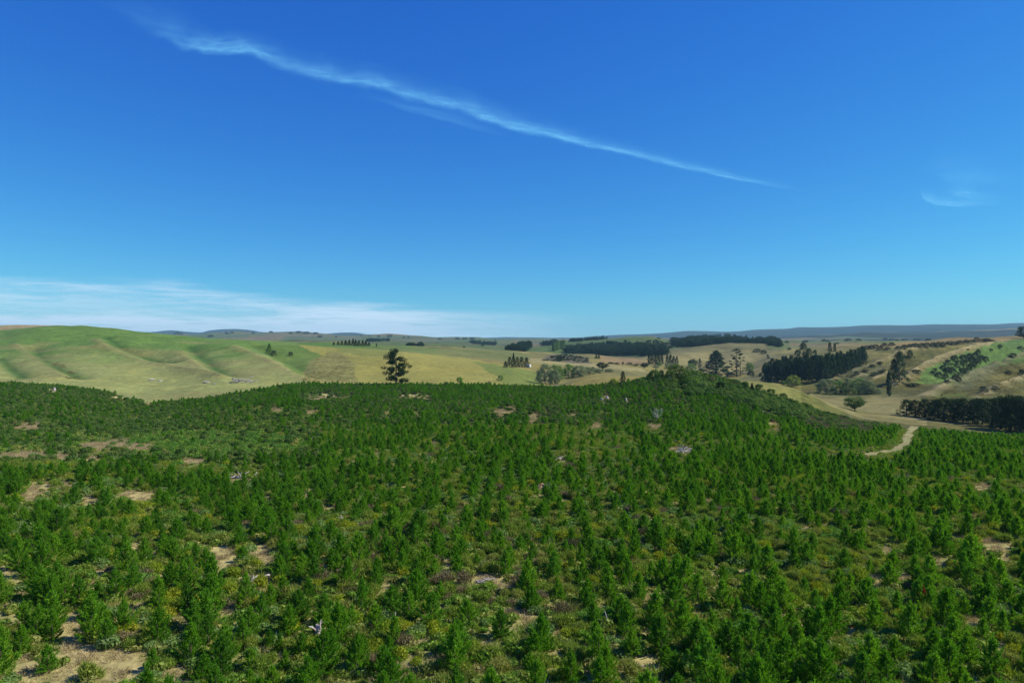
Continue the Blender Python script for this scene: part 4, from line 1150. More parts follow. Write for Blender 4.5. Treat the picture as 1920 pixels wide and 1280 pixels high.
# scrub patch in the green valley head
sp = [(1752, 700, 14, 11), (1760, 706, 14, 11), (1768, 694, 14, 11), (1772, 711, 15, 12), (1778, 686, 16, 13), (1784, 700, 18, 14), (1790, 676, 14, 12), (1792, 710, 14, 11), (1798, 690, 20, 16), (1804, 703, 20, 15), (1806, 675, 16, 12), (1812, 688, 18, 15), (1818, 674, 16, 13), (1822, 692, 16, 13), (1828, 672, 16, 12), (1832, 684, 18, 14), (1840, 674, 14, 10), (1848, 677, 14, 10), (1834, 665, 10, 12), (1776, 699, 16, 13), (1812, 700, 14, 12), (1824, 682, 16, 13), (1798, 714, 12, 9)]
def quarter(u, b): return ("upper " if b < 690 else "lower ") + ("left" if u < 1785 else "middle" if u < 1815 else "right")
cnt = {}
for (u, base, w, h) in sorted(sp, key=lambda q: (q[0])):
    q = quarter(u, base); cnt[q] = cnt.get(q, 0) + 1
    tree("scrub_tree", "dull scrub tree, %s in the %s part of the green valley thicket" % (["first", "second", "third", "fourth", "fifth", "sixth", "seventh", "eighth"][cnt[q] - 1], q), "bush_tree", u, base, base - h, w, "thicket on the green valley head", tmin=5.6, mat=M_GORSE)
# line of dark bushes below the brown crest
hl = [(1618, 657, 8), (1626, 654, 7), (1634, 654, 8), (1642, 652, 7), (1650, 655, 7), (1658, 650, 8), (1664, 656, 6), (1672, 649, 8), (1684, 655, 7), (1696, 653, 8), (1706, 651, 7), (1716, 651, 9), (1728, 650, 8), (1738, 650, 9), (1750, 649, 8), (1760, 648, 8), (1770, 648, 8), (1780, 647, 9), (1790, 646, 7), (1800, 645, 8), (1812, 644, 8), (1822, 643, 7), (1832, 642, 11), (1842, 641, 7), (1850, 640, 7), (1858, 640, 4)]
for n, (u, base, h) in enumerate(hl):
    tree("hedge_bush", "dark bush of the line below the brown crest, %s" % ("leftmost" if n == 0 else "rightmost and tiny" if n == len(hl) - 1 else "reddish and tallest near its right end" if u == 1832 else "%s from the left" % nth(n + 1)), "bush_tree", u, base, base - h, 15, "bush line below the brown crest", tmin=7.2, mat=M_DEAD if u == 1832 else M_GORSE, cat="bush")
# odd bushes over the tussock spurs
for n, (u, base, h, w, wd) in enumerate([(1636, 688, 6, 16, "in the upper gully beside the tall pine stand"), (1650, 683, 6, 14, "in the gully left of the rugged pine"), (1622, 697, 6, 14, "halfway down the first gully"), (1606, 702, 7, 12, "low in the first gully"), (1640, 704, 7, 22, "grey and wide, in the second gully"), (1655, 698, 6, 16, "up the second gully"), (1566, 715, 5, 16, "on the foot of the first spur"),
                                         (1844, 734, 11, 18, "largest on the front spur"), (1866, 730, 8, 16, "right of the largest on the front spur"), (1890, 700, 6, 14, "upper one on the front spur face"), (1875, 653, 8, 10, "on the green slope near the skyline"), (1858, 658, 5, 9, "lone dot high on the green slope"), (1898, 668, 7, 20, "at the valley head by the front spur ridge"), (1915, 703, 12, 14, "dark at the right edge of the front spur"),
                                         (1712, 722, 5, 30, "flat and dark at the foot of the middle spur"), (1776, 716, 5, 14, "at the mouth of the thicket's stream"), (1914, 655, 7, 16, "near the right edge below the skyline"), (1815, 656, 3, 8, "small speck above the thicket"), (1795, 655, 2, 5, "tiny speck on the pale ridge"), (1766, 741, 3, 5, "tiny on the yellow-green toe")]):
    tree("hill_bush", "dark bush %s" % wd, "bush_tree", u, base, base - h, w, "bushes on the tussock spurs", tmin=5.6, mat=M_GORSE, cat="bush")

# ------------------------------------------------------------------ far woods, each one body
WOODLIB = library("wood_lib", [kind_mesh("stand_pine", k)[0] for k in range(3)] + [kind_mesh("bush_tree", k, M_DARK2)[0] for k in range(2)] + [kind_mesh("poplar", k, M_GREYGREEN)[0] for k in range(1)])
def wood_body(label, poly, hpx, n, tmin, kinds=(0, 1, 2, 0, 1, 3, 4), wide=1.35):
    n = int(n * 1.5); hpx *= 1.12 if 9 <= hpx < 12 else 1.0
    rows = []
    us = [q[0] for q in poly]; ps = [q[1] for q in poly]
    tries = 0
    while len(rows) < n and tries < n * 30:
        tries += 1
        u, p = rng.uniform(min(us), max(us)), rng.uniform(min(ps), max(ps))
        if not in_poly(np.array([u]), np.array([p]), poly)[0]:
            continue
        x, y, z = hit(u, p, tmin)
        s = hpx * rng.uniform(.5, 1.3) * y / F / 10
        rows.append((x, y, z - .3, rng.uniform(0, 6.28), s * wide * rng.uniform(.9, 1.3), s, int(rng.choice(kinds))))
    scatter("wood", rows, WOODLIB, label)
wood_body("large dark pine wood on the green hill's lower slope", [(1060, 661), (1085, 657), (1130, 653), (1170, 652), (1215, 655), (1255, 659), (1245, 666), (1190, 667.5), (1120, 667), (1065, 663)], 11, 420, 9.5)
wood_body("dark pine belt on top of the green hill", [(1096, 637), (1138, 633.5), (1138, 636), (1096, 639)], 5, 70, 10.5, wide=1.4)
wood_body("mixed green tree belt left of the hilltop pine belt", [(1070, 639), (1092, 637), (1092, 640), (1070, 641)], 5, 36, 10.3, kinds=(3, 4))
wood_body("row of poplars down the green hill's left slope", [(1036, 657), (1058, 650), (1061, 652), (1038, 659)], 13, 46, 9.6, kinds=(5,), wide=1.6)
wood_body("dark wood behind the green hill's left shoulder", [(1012, 646), (1040, 641), (1048, 645), (1020, 648)], 6, 60, 9.8)
wood_body("dark pine wood at the left foot of the green hill", [(945, 657), (990, 648), (996, 652), (985, 659), (950, 660)], 9, 110, 9.2)
wood_body("broad mixed wood on the plateau behind the tan hill", [(1262, 644), (1300, 640), (1350, 636), (1400, 640), (1340, 646), (1290, 651), (1264, 649)], 9, 330, 9.9, kinds=(0, 1, 2, 3, 4))
wood_body("dark pine wood on the right of the plateau", [(1370, 640), (1450, 637), (1462, 643), (1440, 646), (1375, 643)], 7, 240, 9.9)
wood_body("dark pine wood spilling down by the tan hill's right end", [(1440, 645), (1462, 644), (1463, 650), (1450, 649)], 8, 60, 9.5)
wood_body("small grey wood on the middle farmland", [(760, 649), (792, 646), (792, 650), (766, 651)], 6, 26, 9.4, kinds=(3, 4))
wood_body("long dark wood on the far hillside", [(876, 640), (930, 644), (930, 648), (890, 645)], 4, 110, 9.6)
wood_body("dark patch of trees on the far left hillside", [(684, 638), (730, 636), (730, 640), (690, 641)], 4, 70, 9.6)
wood_body("grey scrub on the green hill's right flank", [(1205, 640), (1230, 638), (1252, 644), (1290, 650), (1240, 655), (1210, 648)], 2.5, 110, 9.6, kinds=(3, 4), wide=1.8)
wood_body("grey scrub patch behind the short conifer block", [(1018, 679), (1025, 669), (1060, 664), (1100, 671), (1110, 681), (1070, 677)], 2.2, 120, 8.0, kinds=(3, 4), wide=2)
FARW = [(332, 625, 14), (340, 626, 8), (395, 630, 12), (425, 625, 10), (435, 623, 7), (475, 624, 8), (508, 622, 9), (545, 624, 9), (560, 623, 14), (575, 624, 14), (592, 625, 12), (600, 631, 12), (630, 631, 6), (678, 629, 4), (692, 629, 5), (710, 630, 7), (731, 630, 12), (757, 632, 6), (766, 632, 5), (825, 635, 9), (858, 635, 10), (872, 635, 12), (885, 635, 12), (929, 638, 4), (870, 650, 6), (905, 647, 8),
        (1235, 634, 9), (1475, 641, 10), (1510, 640, 14), (1545, 638, 10), (1552, 639, 8), (1570, 643, 8), (1590, 637, 16), (1610, 637, 12), (1660, 636, 12), (1672, 637, 14), (1682, 638, 6), (1696, 637, 14), (1720, 637, 18), (1740, 637, 14), (1775, 637, 10)]
FCNT = {}
def far_part(u, n):
    q = ("above the green hill's right end" if u < 500 else "left of the ridge pine grove" if u < 620 else "above the ridge pine grove" if u < 720 else "between the grove and the farm conifers" if u < 1000 else "above the tall pine stand" if u < 1580 else "under the blue skyline ridge")
    FCNT[q] = FCNT.get(q, 0) + 1
    return q, nth(FCNT[q])
for n, (u, p, w) in enumerate(sorted(FARW)):
    tree("far_tree", "tiny dark tree clump %s, %s there from the left" % far_part(u, n), "bush_tree", u, p + 1.5, p - (2.2 if w < 10 else 3.2), w, "far tree clumps on the farmland", tmin=9.6, mat=M_DARK2, sink=1)
#@@ODDS
# ------------------------------------------------------------------ tracks
def strip(name, pts, width, label, colour):
    fine = [(np.interp(t, range(len(pts)), [q[0] for q in pts]), np.interp(t, range(len(pts)), [q[1] for q in pts])) for t in np.linspace(0, len(pts) - 1, 90)]
    C = np.array([hit(u, p)[:2] for u, p in fine])
    for _ in range(4):
        C[1:-1] = (C[:-2] + 2 * C[1:-1] + C[2:]) / 4
    Tn = unit(np.gradient(C, axis=0)); Nn = np.stack([-Tn[:, 1], Tn[:, 0]], 1)
    V, cols, K = [], [], 9
    for (c, n) in zip(C, Nn):
        for k in range(K):
            a = (k / (K - 1) - .5) * width
            x, y = c + n * a
            V.append((x, y, ground(x, y) + .05))
            rut = abs(abs(a) - .75)
            f = .8 + .3 * float(vnoise(x, y, 5))
            cc = np.array(colour) * f if rut < .45 else np.array((.21, .22, .075)) * f
            cols.append((*cc, 1))
    idx = np.arange(len(V)).reshape(-1, K)
    q = np.stack([idx[:-1, :-1], idx[1:, :-1], idx[1:, 1:], idx[:-1, 1:]], -1).reshape(-1, 4)
    me = mesh_idx(name, np.array(V), q, [M_GROUND])
    at = me.attributes.new("turf", 'FLOAT_COLOR', 'POINT')
    at.data.foreach_set("color", np.array(cols, np.float32).ravel())
    tag(obj(name, me), label, kind="structure")
strip("track", TRACK, 3.1, "grassy dirt track curving between the pine blocks", (.25, .225, .105))
strip("track", TRACK2, 1.7, "pale dirt track in front of the shelter belt", (.33, .31, .23))

# ------------------------------------------------------------------ logs, stumps, stick heaps, rocks
def log_mesh(seed, ln, rad, mat, rough=.15):
    r = np.random.default_rng(seed)
    n = 7
    path = [(ln * (k / (n - 1) - .5), r.normal(0, rough * rad), r.normal(0, rough * rad)) for k in range(n)]
    rr = [rad * (1.05 - .45 * k / (n - 1)) * r.uniform(.85, 1.12) for k in range(n)]
    V, Fc = tube(path, rr, 9)
    return mesh_idx("log", V, Fc, [mat])
def stub_mesh(seed, ln, rad, mat):
    r = np.random.default_rng(seed)
    return mesh_idx("branch", *tube([(0, 0, 0), (ln * .5 + r.normal(0, .05), r.normal(0, .08), r.normal(0, .06)), (ln, r.normal(0, .15), r.normal(0, .12))], [rad, rad * .8, rad * .35], 6), [mat])
def lay_log(label, u, p, px, thick, turn=0.0, mat=None, tilt=.03, stubs=2, lift=.0):
    x, y, z = hit(u, p); ln = px * y / F; rad = thick * y / F / 2
    mat = mat or M_DRIFT
    t = thing("fallen_log", label, "log", (x, y, z + rad * .7 + lift), math.radians(turn), "fallen logs in the plantation")
    t.rotation_euler[1] = -tilt
    obj("log_body", log_mesh(int(u), ln, rad, mat), t)
    for k in range(stubs):
        b = obj("branch_stub", stub_mesh(int(u) + k, ln * random.uniform(.16, .3), rad * .4, mat), t, (ln * random.uniform(-.35, .4), 0, rad * .5))
        b.rotation_euler = (random.uniform(-.6, .6), -random.uniform(.4, 1.2), random.uniform(-2.5, 2.5))
    return t
lay_log("split pale log lying in the broom gap", 488, 1084, 34, 7, 24, stubs=3, tilt=.12)
lay_log("thinner pale log crossing the split log", 466, 1091, 30, 4, -12, stubs=2)
lay_log("cut log with a bright sawn end by the yellow bushes", 524, 1193, 38, 10, 30, M_CUT, tilt=.22, stubs=1)
lay_log("low dark grey log end below the cut log", 503, 1202, 18, 6, 10, M_SLASH, stubs=1)
lay_log("long white log at the left of the white log row", 428, 897, 40, 5, 2, stubs=3)
lay_log("long white log at the right of the white log row", 463, 896, 44, 5, -3, stubs=4)
lay_log("short white stub log between the pines near the left side", 93, 1087, 17, 6, 15, stubs=2)
lay_log("white sticks log left of the fern bush", 1141, 942, 24, 4, 6, stubs=4)
lay_log("white sticks log behind the other one", 1170, 935, 26, 4, -8, stubs=4)
lay_log("small white cut log under the young pine", 768, 1137, 12, 6, 25, M_CUT, stubs=0, tilt=.2)
lay_log("pale log at the edge of the big left clearing", 110, 866, 14, 5, 40, stubs=2, tilt=.4)
lay_log("white log end standing in the dry grass strip", 1792, 1128, 15, 4, 20, stubs=3)
lay_log("little white log in the middle of the pine rows", 1372, 967, 10, 4, 0, stubs=1)
lay_log("pale grey log at the foot of the twiggy patch", 905, 1094, 26, 4, -18, M_SLASH, stubs=4)
lay_log("short pale log right of the twiggy patch", 937, 1108, 14, 4, 12, stubs=2)
lay_log("pale log on the far slope, left one of two", 828, 781, 15, 3, 4, stubs=2)
lay_log("pale log on the far slope, right one of two", 852, 779, 12, 3, -8, stubs=2)

def stump(label, u, p, hpx, wpx, mat=None):
    x, y, z = hit(u, p); h = hpx * y / F; w = wpx * y / F / 2
    mat = mat or M_SLASH
    t = thing("stump", label, "stump", (x, y, z), 0, "old stumps in the plantation")
    obj("stump_body", mesh_idx("stump_body", *tube([(0, 0, -.1), (0, 0, h * .25), (.02, 0, h * .6), (.05, 0, h * .85)], [w * 1.25, w * .9, w * .75, w * .6], 9), [mat]), t)
    for k in range(6):
        a = 1.05 * k + random.uniform(-.3, .3)
        b = obj("root", stub_mesh(int(u) + k, h * random.uniform(.6, .95), w * .3, mat), t, (math.cos(a) * w * .5, math.sin(a) * w * .5, h * .45))
        b.rotation_euler = (0, -random.uniform(.3, 1.2), a)
stump("upturned grey stump with roots in the air beside the cut log", 596, 1192, 24, 15)
stump("pale broken stump in the dense pine rows", 1308, 1028, 14, 16, M_DRIFT)
stump("small pale stump behind the upturned one", 643, 1165, 15, 7, M_DRIFT)
stump("small grey stump in front of the far pines", 640, 978, 10, 8)

def stick(label, u, p, hpx, lean, mat=None):
    x, y, z = hit(u, p); h = hpx * y / F
    o = obj("bare_stick", mesh_idx("bare_stick", *tube([(0, 0, -.2), (lean * h * .3, .02, h * .35), (lean * h * .6, -.05, h * .7), (lean * h, 0, h)], [.05, .045, .035, .02], 6), [mat or M_DRIFT]), None, (x, y, z))
    tag(o, label, "stick", "bare sticks in the plantation")
stick("tall bare pale stick rising out of the pines", 1142, 1178, 34, -.25)
stick("leaning pale stick in the clearing at the bottom edge", 1198, 1262, 16, .5)
stick("grey dead stem among the olive bushes", 741, 1180, 34, .02, M_SLASH)
stick("white split post between the pines", 1304 + 116, 1232, 20, -.12)

def heap(name, label, cat, u, p, wpx, hpx, n, mat, tmin=0.0, group=None, r0=3.0):
    x, y, z = hit(u, p, tmin); w = wpx * y / F; h = hpx * y / F
    r = np.random.default_rng(int(u * 3 + p))
    t = thing(name, label, cat, (x, y, z), 0, group)
    big = min(n, 9)
    for k in range(big):
        ln = w * r.uniform(.28, .5)
        o = obj("log", log_mesh(int(u) + 31 * k, ln, max(.06, ln * .045), mat, .4), t, (r.uniform(-.35, .35) * w, r.uniform(-.2, .2) * w, h * r.uniform(.1, .6)))
        o.rotation_euler = (0, r.normal(0, .28), r.uniform(-.9, .9))
    tb = []
    for k in range(n * 6):
        c = np.array([np.clip(r.normal(0, .24), -.5, .5) * w, r.normal(0, .16) * w, abs(r.normal(0, .35)) * h])
        c[2] *= max(.1, 1 - (abs(c[0]) / (.55 * w)) ** 2)
        d = unit(np.array([r.normal(0, 1), r.normal(0, 1), r.normal(.15, .35)])); ln = w * r.uniform(.06, .16)
        tb.append(tube([c, c + d * ln * .5 + r.normal(0, .03, 3), c + d * ln], [.012 * w ** .6, .01 * w ** .6, .005], 4))
    tag(obj("twigs", mesh_idx("twigs", *join_tubes(tb), [mat]), t), kind="stuff")
heap("brush_pile", "big grey slash pile in the middle of the pine rows", "brush pile", 1279, 850, 50, 18, 16, M_DRIFT, group="slash piles")
heap("brush_pile", "long low pale slash pile left of the big grey one", "brush pile", 1054, 861, 36, 7, 10, M_DRIFT, group="slash piles")
heap("brush_pile", "small pale slash pile above the long low one", "brush pile", 1017, 839, 22, 8, 8, M_DRIFT, group="slash piles")
heap("brush_pile", "dark reddish slash pile on the foot of the green hill", "brush pile", 455, 717, 52, 11, 14, M_SLASH, tmin=4.3, group="slash piles")
heap("brush_pile", "grey stick heap beside the split log", "brush pile", 545, 1080, 32, 11, 9, M_DRIFT, group="slash piles")
heap("brush_pile", "twiggy grey heap in the bare patch", "brush pile", 912, 1090, 40, 12, 8, M_SLASH, group="slash piles")
heap("brush_pile", "white broken sticks below the dead tree, right side", "brush pile", 1284, 795, 24, 12, 8, M_DRIFT, group="slash piles")
heap("brush_pile", "white scrap of wood on the pine slope", "brush pile", 1278, 806, 14, 5, 5, M_DRIFT, group="slash piles")
heap("brush_pile", "white twigs beside the rusty red sapling", "brush pile", 1790, 1132, 16, 8, 5, M_DRIFT, group="slash piles")
heap("brush_pile", "pale driftwood-like tangle on the knoll's right bank", "brush pile", 1425, 776, 30, 7, 8, M_DRIFT, group="slash piles")
heap("brush_pile", "pale tangle of sticks on the far mid slope", "brush pile", 945, 802, 18, 9, 7, M_DRIFT, group="slash piles")
heap("brush_pile", "pale tangle on the slope right of the tan patch", "brush pile", 1020, 788, 14, 8, 6, M_DRIFT, group="slash piles")
heap("brush_pile", "white scrap left of the dead tree", "brush pile", 1182, 782, 16, 6, 6, M_DRIFT, group="slash piles")

def rock(label, u, p, wpx, hpx, tmin=0.0):
    x, y, z = hit(u, p, tmin); w = wpx * y / F / 2; h = hpx * y / F
    r = np.random.default_rng(int(u * 7))
    import bmesh
    bm = bmesh.new(); bmesh.ops.create_icosphere(bm, subdivisions=2, radius=1)
    for q in bm.verts:
        q.co *= r.uniform(.8, 1.15); q.co.x *= w; q.co.y *= w * .8; q.co.z *= h * .7
    me = bpy.data.meshes.new("rock"); bm.to_mesh(me); bm.free(); me.materials.append(M_ROCK)
    tag(obj("rock", me, None, (x, y, z + h * .15)), label, "rock", "pale rocks")
for u, p, w, h, wd, tm in [(1128, 752, 8, 8, "upper pale rock of the outcrop on the pine slope", 0), (1138, 748, 7, 7, "right pale rock of the outcrop on the pine slope", 0), (1131, 760, 8, 7, "middle pale rock of the outcrop on the pine slope", 0), (1133, 768, 7, 6, "lowest pale rock of the outcrop on the pine slope", 0), (1174, 754, 5, 10, "single upright pale rock right of the outcrop", 0),
                          (988, 752, 5, 10, "pale narrow rock on the slope left of the outcrop", 0), (284, 712, 15, 2.5, "flat pale slab on the green hill's foot", 4.3), (300, 714, 10, 2, "small flat pale slab right of the first on the hill foot", 4.3), (388, 717, 14, 3, "flat pale slab pile in the hill's right hollow", 4.3), (402, 720, 8, 2, "small pale slab below the right hollow's slab pile", 4.3), (1304, 699, 8, 7, "pale rock face on the knoll beside its biggest tree", 3.3),
                          (1458, 778, 16, 5, "pale clay bank stone on the right knoll slope", 0), (102, 733, 6, 8, "pale stone at the far left edge of the pines", 0)]:
    rock(wd, u, p, w, h, tm)

# red-brown dirt mound with its shaded hollow
x, y, z = hit(1014, 917)
r = np.random.default_rng(3)
gx, gy = np.meshgrid(np.linspace(-1, 1, 14), np.linspace(-1, 1, 14), indexing="ij")
hz = np.clip(1 - gx ** 2 - gy ** 2, 0, 1) ** .7 * (.75 + .3 * r.random(gx.shape)) - .3 * np.exp(-((gx - .25) ** 2 + (gy + .3) ** 2) / .06) - .06
Vm = np.stack([gx * 1.0, gy * .8, hz * .95], -1).reshape(-1, 3)
im = np.arange(196).reshape(14, 14)
M_DIRT = wood_material("red_dirt", (.26, .13, .07), (.42, .27, .16), 2)
tag(obj("dirt_mound", mesh_idx("dirt_mound", Vm, np.stack([im[:-1, :-1], im[1:, :-1], im[1:, 1:], im[:-1, 1:]], -1).reshape(-1, 4), [M_DIRT]), None, (x, y, z)), "red-brown dirt mound among the young pines", "dirt mound")
M_RUST = leaf_material("rusty_needles", [(.34, .06, .03), (.40, .08, .04)], (1.1, .8, .8), .3, .005)
for u, p, s, wd in [(1730, 1140, .5, "rusty red dead sapling in the right plantation"), (1579, 990, .42, "small rusty red sapling behind the bracken")]:
    x, y, z = hit(u, p)
    cm = PINES[3][0].copy(); cm.materials[0] = M_RUST
    t = thing("dead_sapling", wd, "pine tree", (x, y, z), .4, "rusty saplings", (s * .8, s * .8, s * 1.1))
    obj("crown", cm, t); obj("trunk", PINES[3][1], t)
for u, p, s, wd in [(1606, 1096, 1.9, "bright yellow broom beside the open tawny clearing"), (1616, 1104, 1.4, "smaller bright yellow broom in front of the brightest one")]:
    x, y, z = hit(u, p)
    tag(obj("bush", BUSH["yellow"][0], None, (x, y, z), (0, 0, 1), (s, s, s * 1.4)), wd, "bush", "bushes among the young pines")

# dead white tree
x, y, z = hit(1234, 793)
r = np.random.default_rng(11)
t = thing("dead_tree", "bare bleached dead tree with branching limbs on the pine slope", "dead tree", (x, y, z))
S = y / F
main = tube([(0, 0, -.2), (.2, 0, 8 * S), (-.2, .1, 16 * S), (.1, 0, 26 * S)], [.11, .09, .06, .02], 6)
obj("trunk", mesh_idx("trunk", *main, [M_DRIFT]), t)
for k in range(22):
    a, zz = r.uniform(0, 6.28), r.uniform(2, 24) * S
    ln = r.uniform(10, 19) * S * (1 - zz / (60 * S))
    d = np.array([math.cos(a), math.sin(a) * .8, .35 + r.normal(0, .35)])
    p0 = np.array([0, 0, zz]); p1 = p0 + d * ln * .5 + r.normal(0, .12, 3); p2 = p0 + d * ln + np.array([0, 0, .15 * ln]) + r.normal(0, .2, 3)
    tb = [tube([p0, p1, p2], [.04, .028, .012], 5)]
    for q in range(4):
        d2 = unit(d + r.normal(0, .8, 3)); tb.append(tube([p1, p1 + d2 * ln * .42], [.02, .008], 4))
    obj("limb", mesh_idx("limb", *join_tubes(tb), [M_DRIFT]), t)

# ------------------------------------------------------------------ the white shed by the farm conifers
x, y, z = hit(991, 688.5, 6.9)
t = thing("shed", "small white shed with pale roof beside the dark farm conifers", "shed", (x, y, z - .1), math.radians(-14))
W, Dp, Hh = 8.6 * y / F, 5 * y / F, 5.0 * y / F
def plain(name, rgb, rough=.6):
    m, N, L = new_mat(name)
    o_ = N.new("ShaderNodeOutputMaterial"); b = N.new("ShaderNodeBsdfPrincipled"); b.inputs["Roughness"].default_value = rough
    n = N.new("ShaderNodeTexNoise"); n.inputs["Scale"].default_value = 2; r_ = N.new("ShaderNodeValToRGB")
    r_.color_ramp.elements[0].color = (*[c * .85 for c in rgb], 1); r_.color_ramp.elements[1].color = (*rgb, 1)
    L.new(n.outputs["Fac"], r_.inputs[0]); L.new(r_.outputs[0], b.inputs["Base Color"]); L.new(b.outputs[0], o_.inputs[0])
    return m
M_WHITE, M_ROOF, M_DOOR = plain("white_boards", (.72, .72, .70)), plain("pale_iron_roof", (.62, .65, .68), .4), plain("dark_door", (.10, .11, .12))
def bx(lo, hi, m, name):
    V = np.array([(a, b, c) for c in (lo[2], hi[2]) for b in (lo[1], hi[1]) for a in (lo[0], hi[0])], float)
    return mesh_idx(name, V, np.array([(0, 2, 3, 1), (4, 5, 7, 6), (0, 1, 5, 4), (2, 6, 7, 3), (0, 4, 6, 2), (1, 3, 7, 5)]), [m], False)
obj("walls", bx((-W / 2, -Dp / 2, -.3), (W / 2, Dp / 2, Hh * .72), M_WHITE, "walls"), t)
Vr = np.array([(-W * .54, -Dp * .58, Hh * .70), (W * .54, -Dp * .58, Hh * .70), (W * .54, 0, Hh * 1.05), (-W * .54, 0, Hh * 1.05), (-W * .54, Dp * .58, Hh * .70), (W * .54, Dp * .58, Hh * .70),
               (-W * .54, -Dp * .58, Hh * .76), (W * .54, -Dp * .58, Hh * .76), (W * .54, 0, Hh * 1.11), (-W * .54, 0, Hh * 1.11), (-W * .54, Dp * .58, Hh * .76), (W * .54, Dp * .58, Hh * .76)])
obj("roof", mesh_idx("roof", Vr, np.array([(0, 3, 2, 1), (3, 4, 5, 2), (6, 7, 8, 9), (9, 8, 11, 10), (0, 1, 7, 6), (4, 10, 11, 5), (0, 6, 9, 3), (3, 9, 10, 4), (1, 2, 8, 7), (2, 5, 11, 8)]), [M_ROOF], False), t)
for a in (-1, 1):
    Vt = np.array([(a * W / 2, -Dp / 2, Hh * .72), (a * W / 2, Dp / 2, Hh * .72), (a * W / 2, 0, Hh * 1.03), (a * W / 2, 0, Hh * .72)])
    obj("gable", mesh_idx("gable", Vt, np.array([(0, 3, 1, 2)]), [M_WHITE], False), t)
obj("door", bx((-W * .38, -Dp / 2 - .06, -.2), (-W * .12, -Dp / 2 - .003, Hh * .6), M_DOOR, "door"), t)

# ------------------------------------------------------------------ tussock and rushes on the hillsides
def tuss(label, poly, n, size, tmin, tmax=9.0):
    rows = []; us = [q[0] for q in poly]; ps = [q[1] for q in poly]; tries = 0
    while len(rows) < n and tries < n * 20:
        tries += 1
        u, p = rng.uniform(min(us), max(us)), rng.uniform(min(ps), max(ps))
        if not in_poly(np.array([u]), np.array([p]), poly)[0]: continue
        x, y, z = hit(u, p, tmin)
        if fbm(x / 9, y / 5, 2, 88) < .38 + .2 * rng.random(): continue
        s = size * rng.uniform(.6, 1.5)
        rows.append((x, y, z - .05, rng.uniform(0, 6.28), s * 1.2, s * .45, rng.integers(0, 3)))
    scatter("tussock", rows, RUSHLIB, label)
RUSHLIB = library("rush_lib", RUSH)
tuss("dark rushes in the marshy patch left of the tan field", [(563, 716), (588, 674), (615, 660), (640, 664), (658, 682), (672, 716)], 600, 1.0, 4.3)
tuss("brown rushes in the hill gully", [(98, 680), (112, 678), (135, 695), (160, 716), (128, 715), (105, 692)], 120, 1.2, 4.3)
tuss("tussock grass over the front spurs", [(1740, 748), (1850, 694), (1930, 668), (1930, 745), (1840, 752)], 1500, 1.0, 5.2)
tuss("tussock grass over the middle spurs", [(1545, 718), (1650, 670), (1720, 658), (1735, 690), (1770, 722), (1700, 745), (1620, 720)], 1300, 1.1, 5.8)

# ------------------------------------------------------------------ high cirrus
def cloud_material(name, colour):
    m, N, L = new_mat(name)
    o_ = N.new("ShaderNodeOutputMaterial"); at = N.new("ShaderNodeAttribute"); at.attribute_name = "thickness"
    tr = N.new("ShaderNodeBsdfTransparent"); tl = N.new("ShaderNodeBsdfTranslucent"); df = N.new("ShaderNodeBsdfDiffuse")
    tl.inputs[0].default_value = (*colour, 1); df.inputs[0].default_value = (*colour, 1)
    a = N.new("ShaderNodeMixShader"); a.inputs[0].default_value = .35; L.new(tl.outputs[0], a.inputs[1]); L.new(df.outputs[0], a.inputs[2])
    b = N.new("ShaderNodeMixShader"); L.new(at.outputs["Fac"], b.inputs[0]); L.new(tr.outputs[0], b.inputs[1]); L.new(a.outputs[0], b.inputs[2])
    L.new(b.outputs[0], o_.inputs[0])
    return m
M_CLOUD = cloud_material("cirrus_ice", (.24, .76, 1.0))
M_BANK = cloud_material("low_bank", (.84, 1.0, 1.0))
def sight(u, py, alt):
    d = (alt - EYE) * F / (CY - py)
    return ((u - CX) / F * d, d, alt)
def cloud_sheet(name, label, G, A, mat):
    n, m = A.shape
    idx = np.arange(n * m).reshape(n, m)
    q = np.stack([idx[:-1, :-1], idx[1:, :-1], idx[1:, 1:], idx[:-1, 1:]], -1)
    keep = np.maximum.reduce([A[:-1, :-1], A[1:, :-1], A[1:, 1:], A[:-1, 1:]]) > .006
    used, inv = np.unique(q[keep].ravel(), return_inverse=True)
    me = mesh_idx(name, G.reshape(-1, 3)[used], inv.reshape(-1, 4), [mat])
    at = me.attributes.new("thickness", 'FLOAT', 'POINT')
    at.data.foreach_set("value", A.ravel()[used].astype(np.float32))
    tag(obj(name, me), label, kind="stuff")
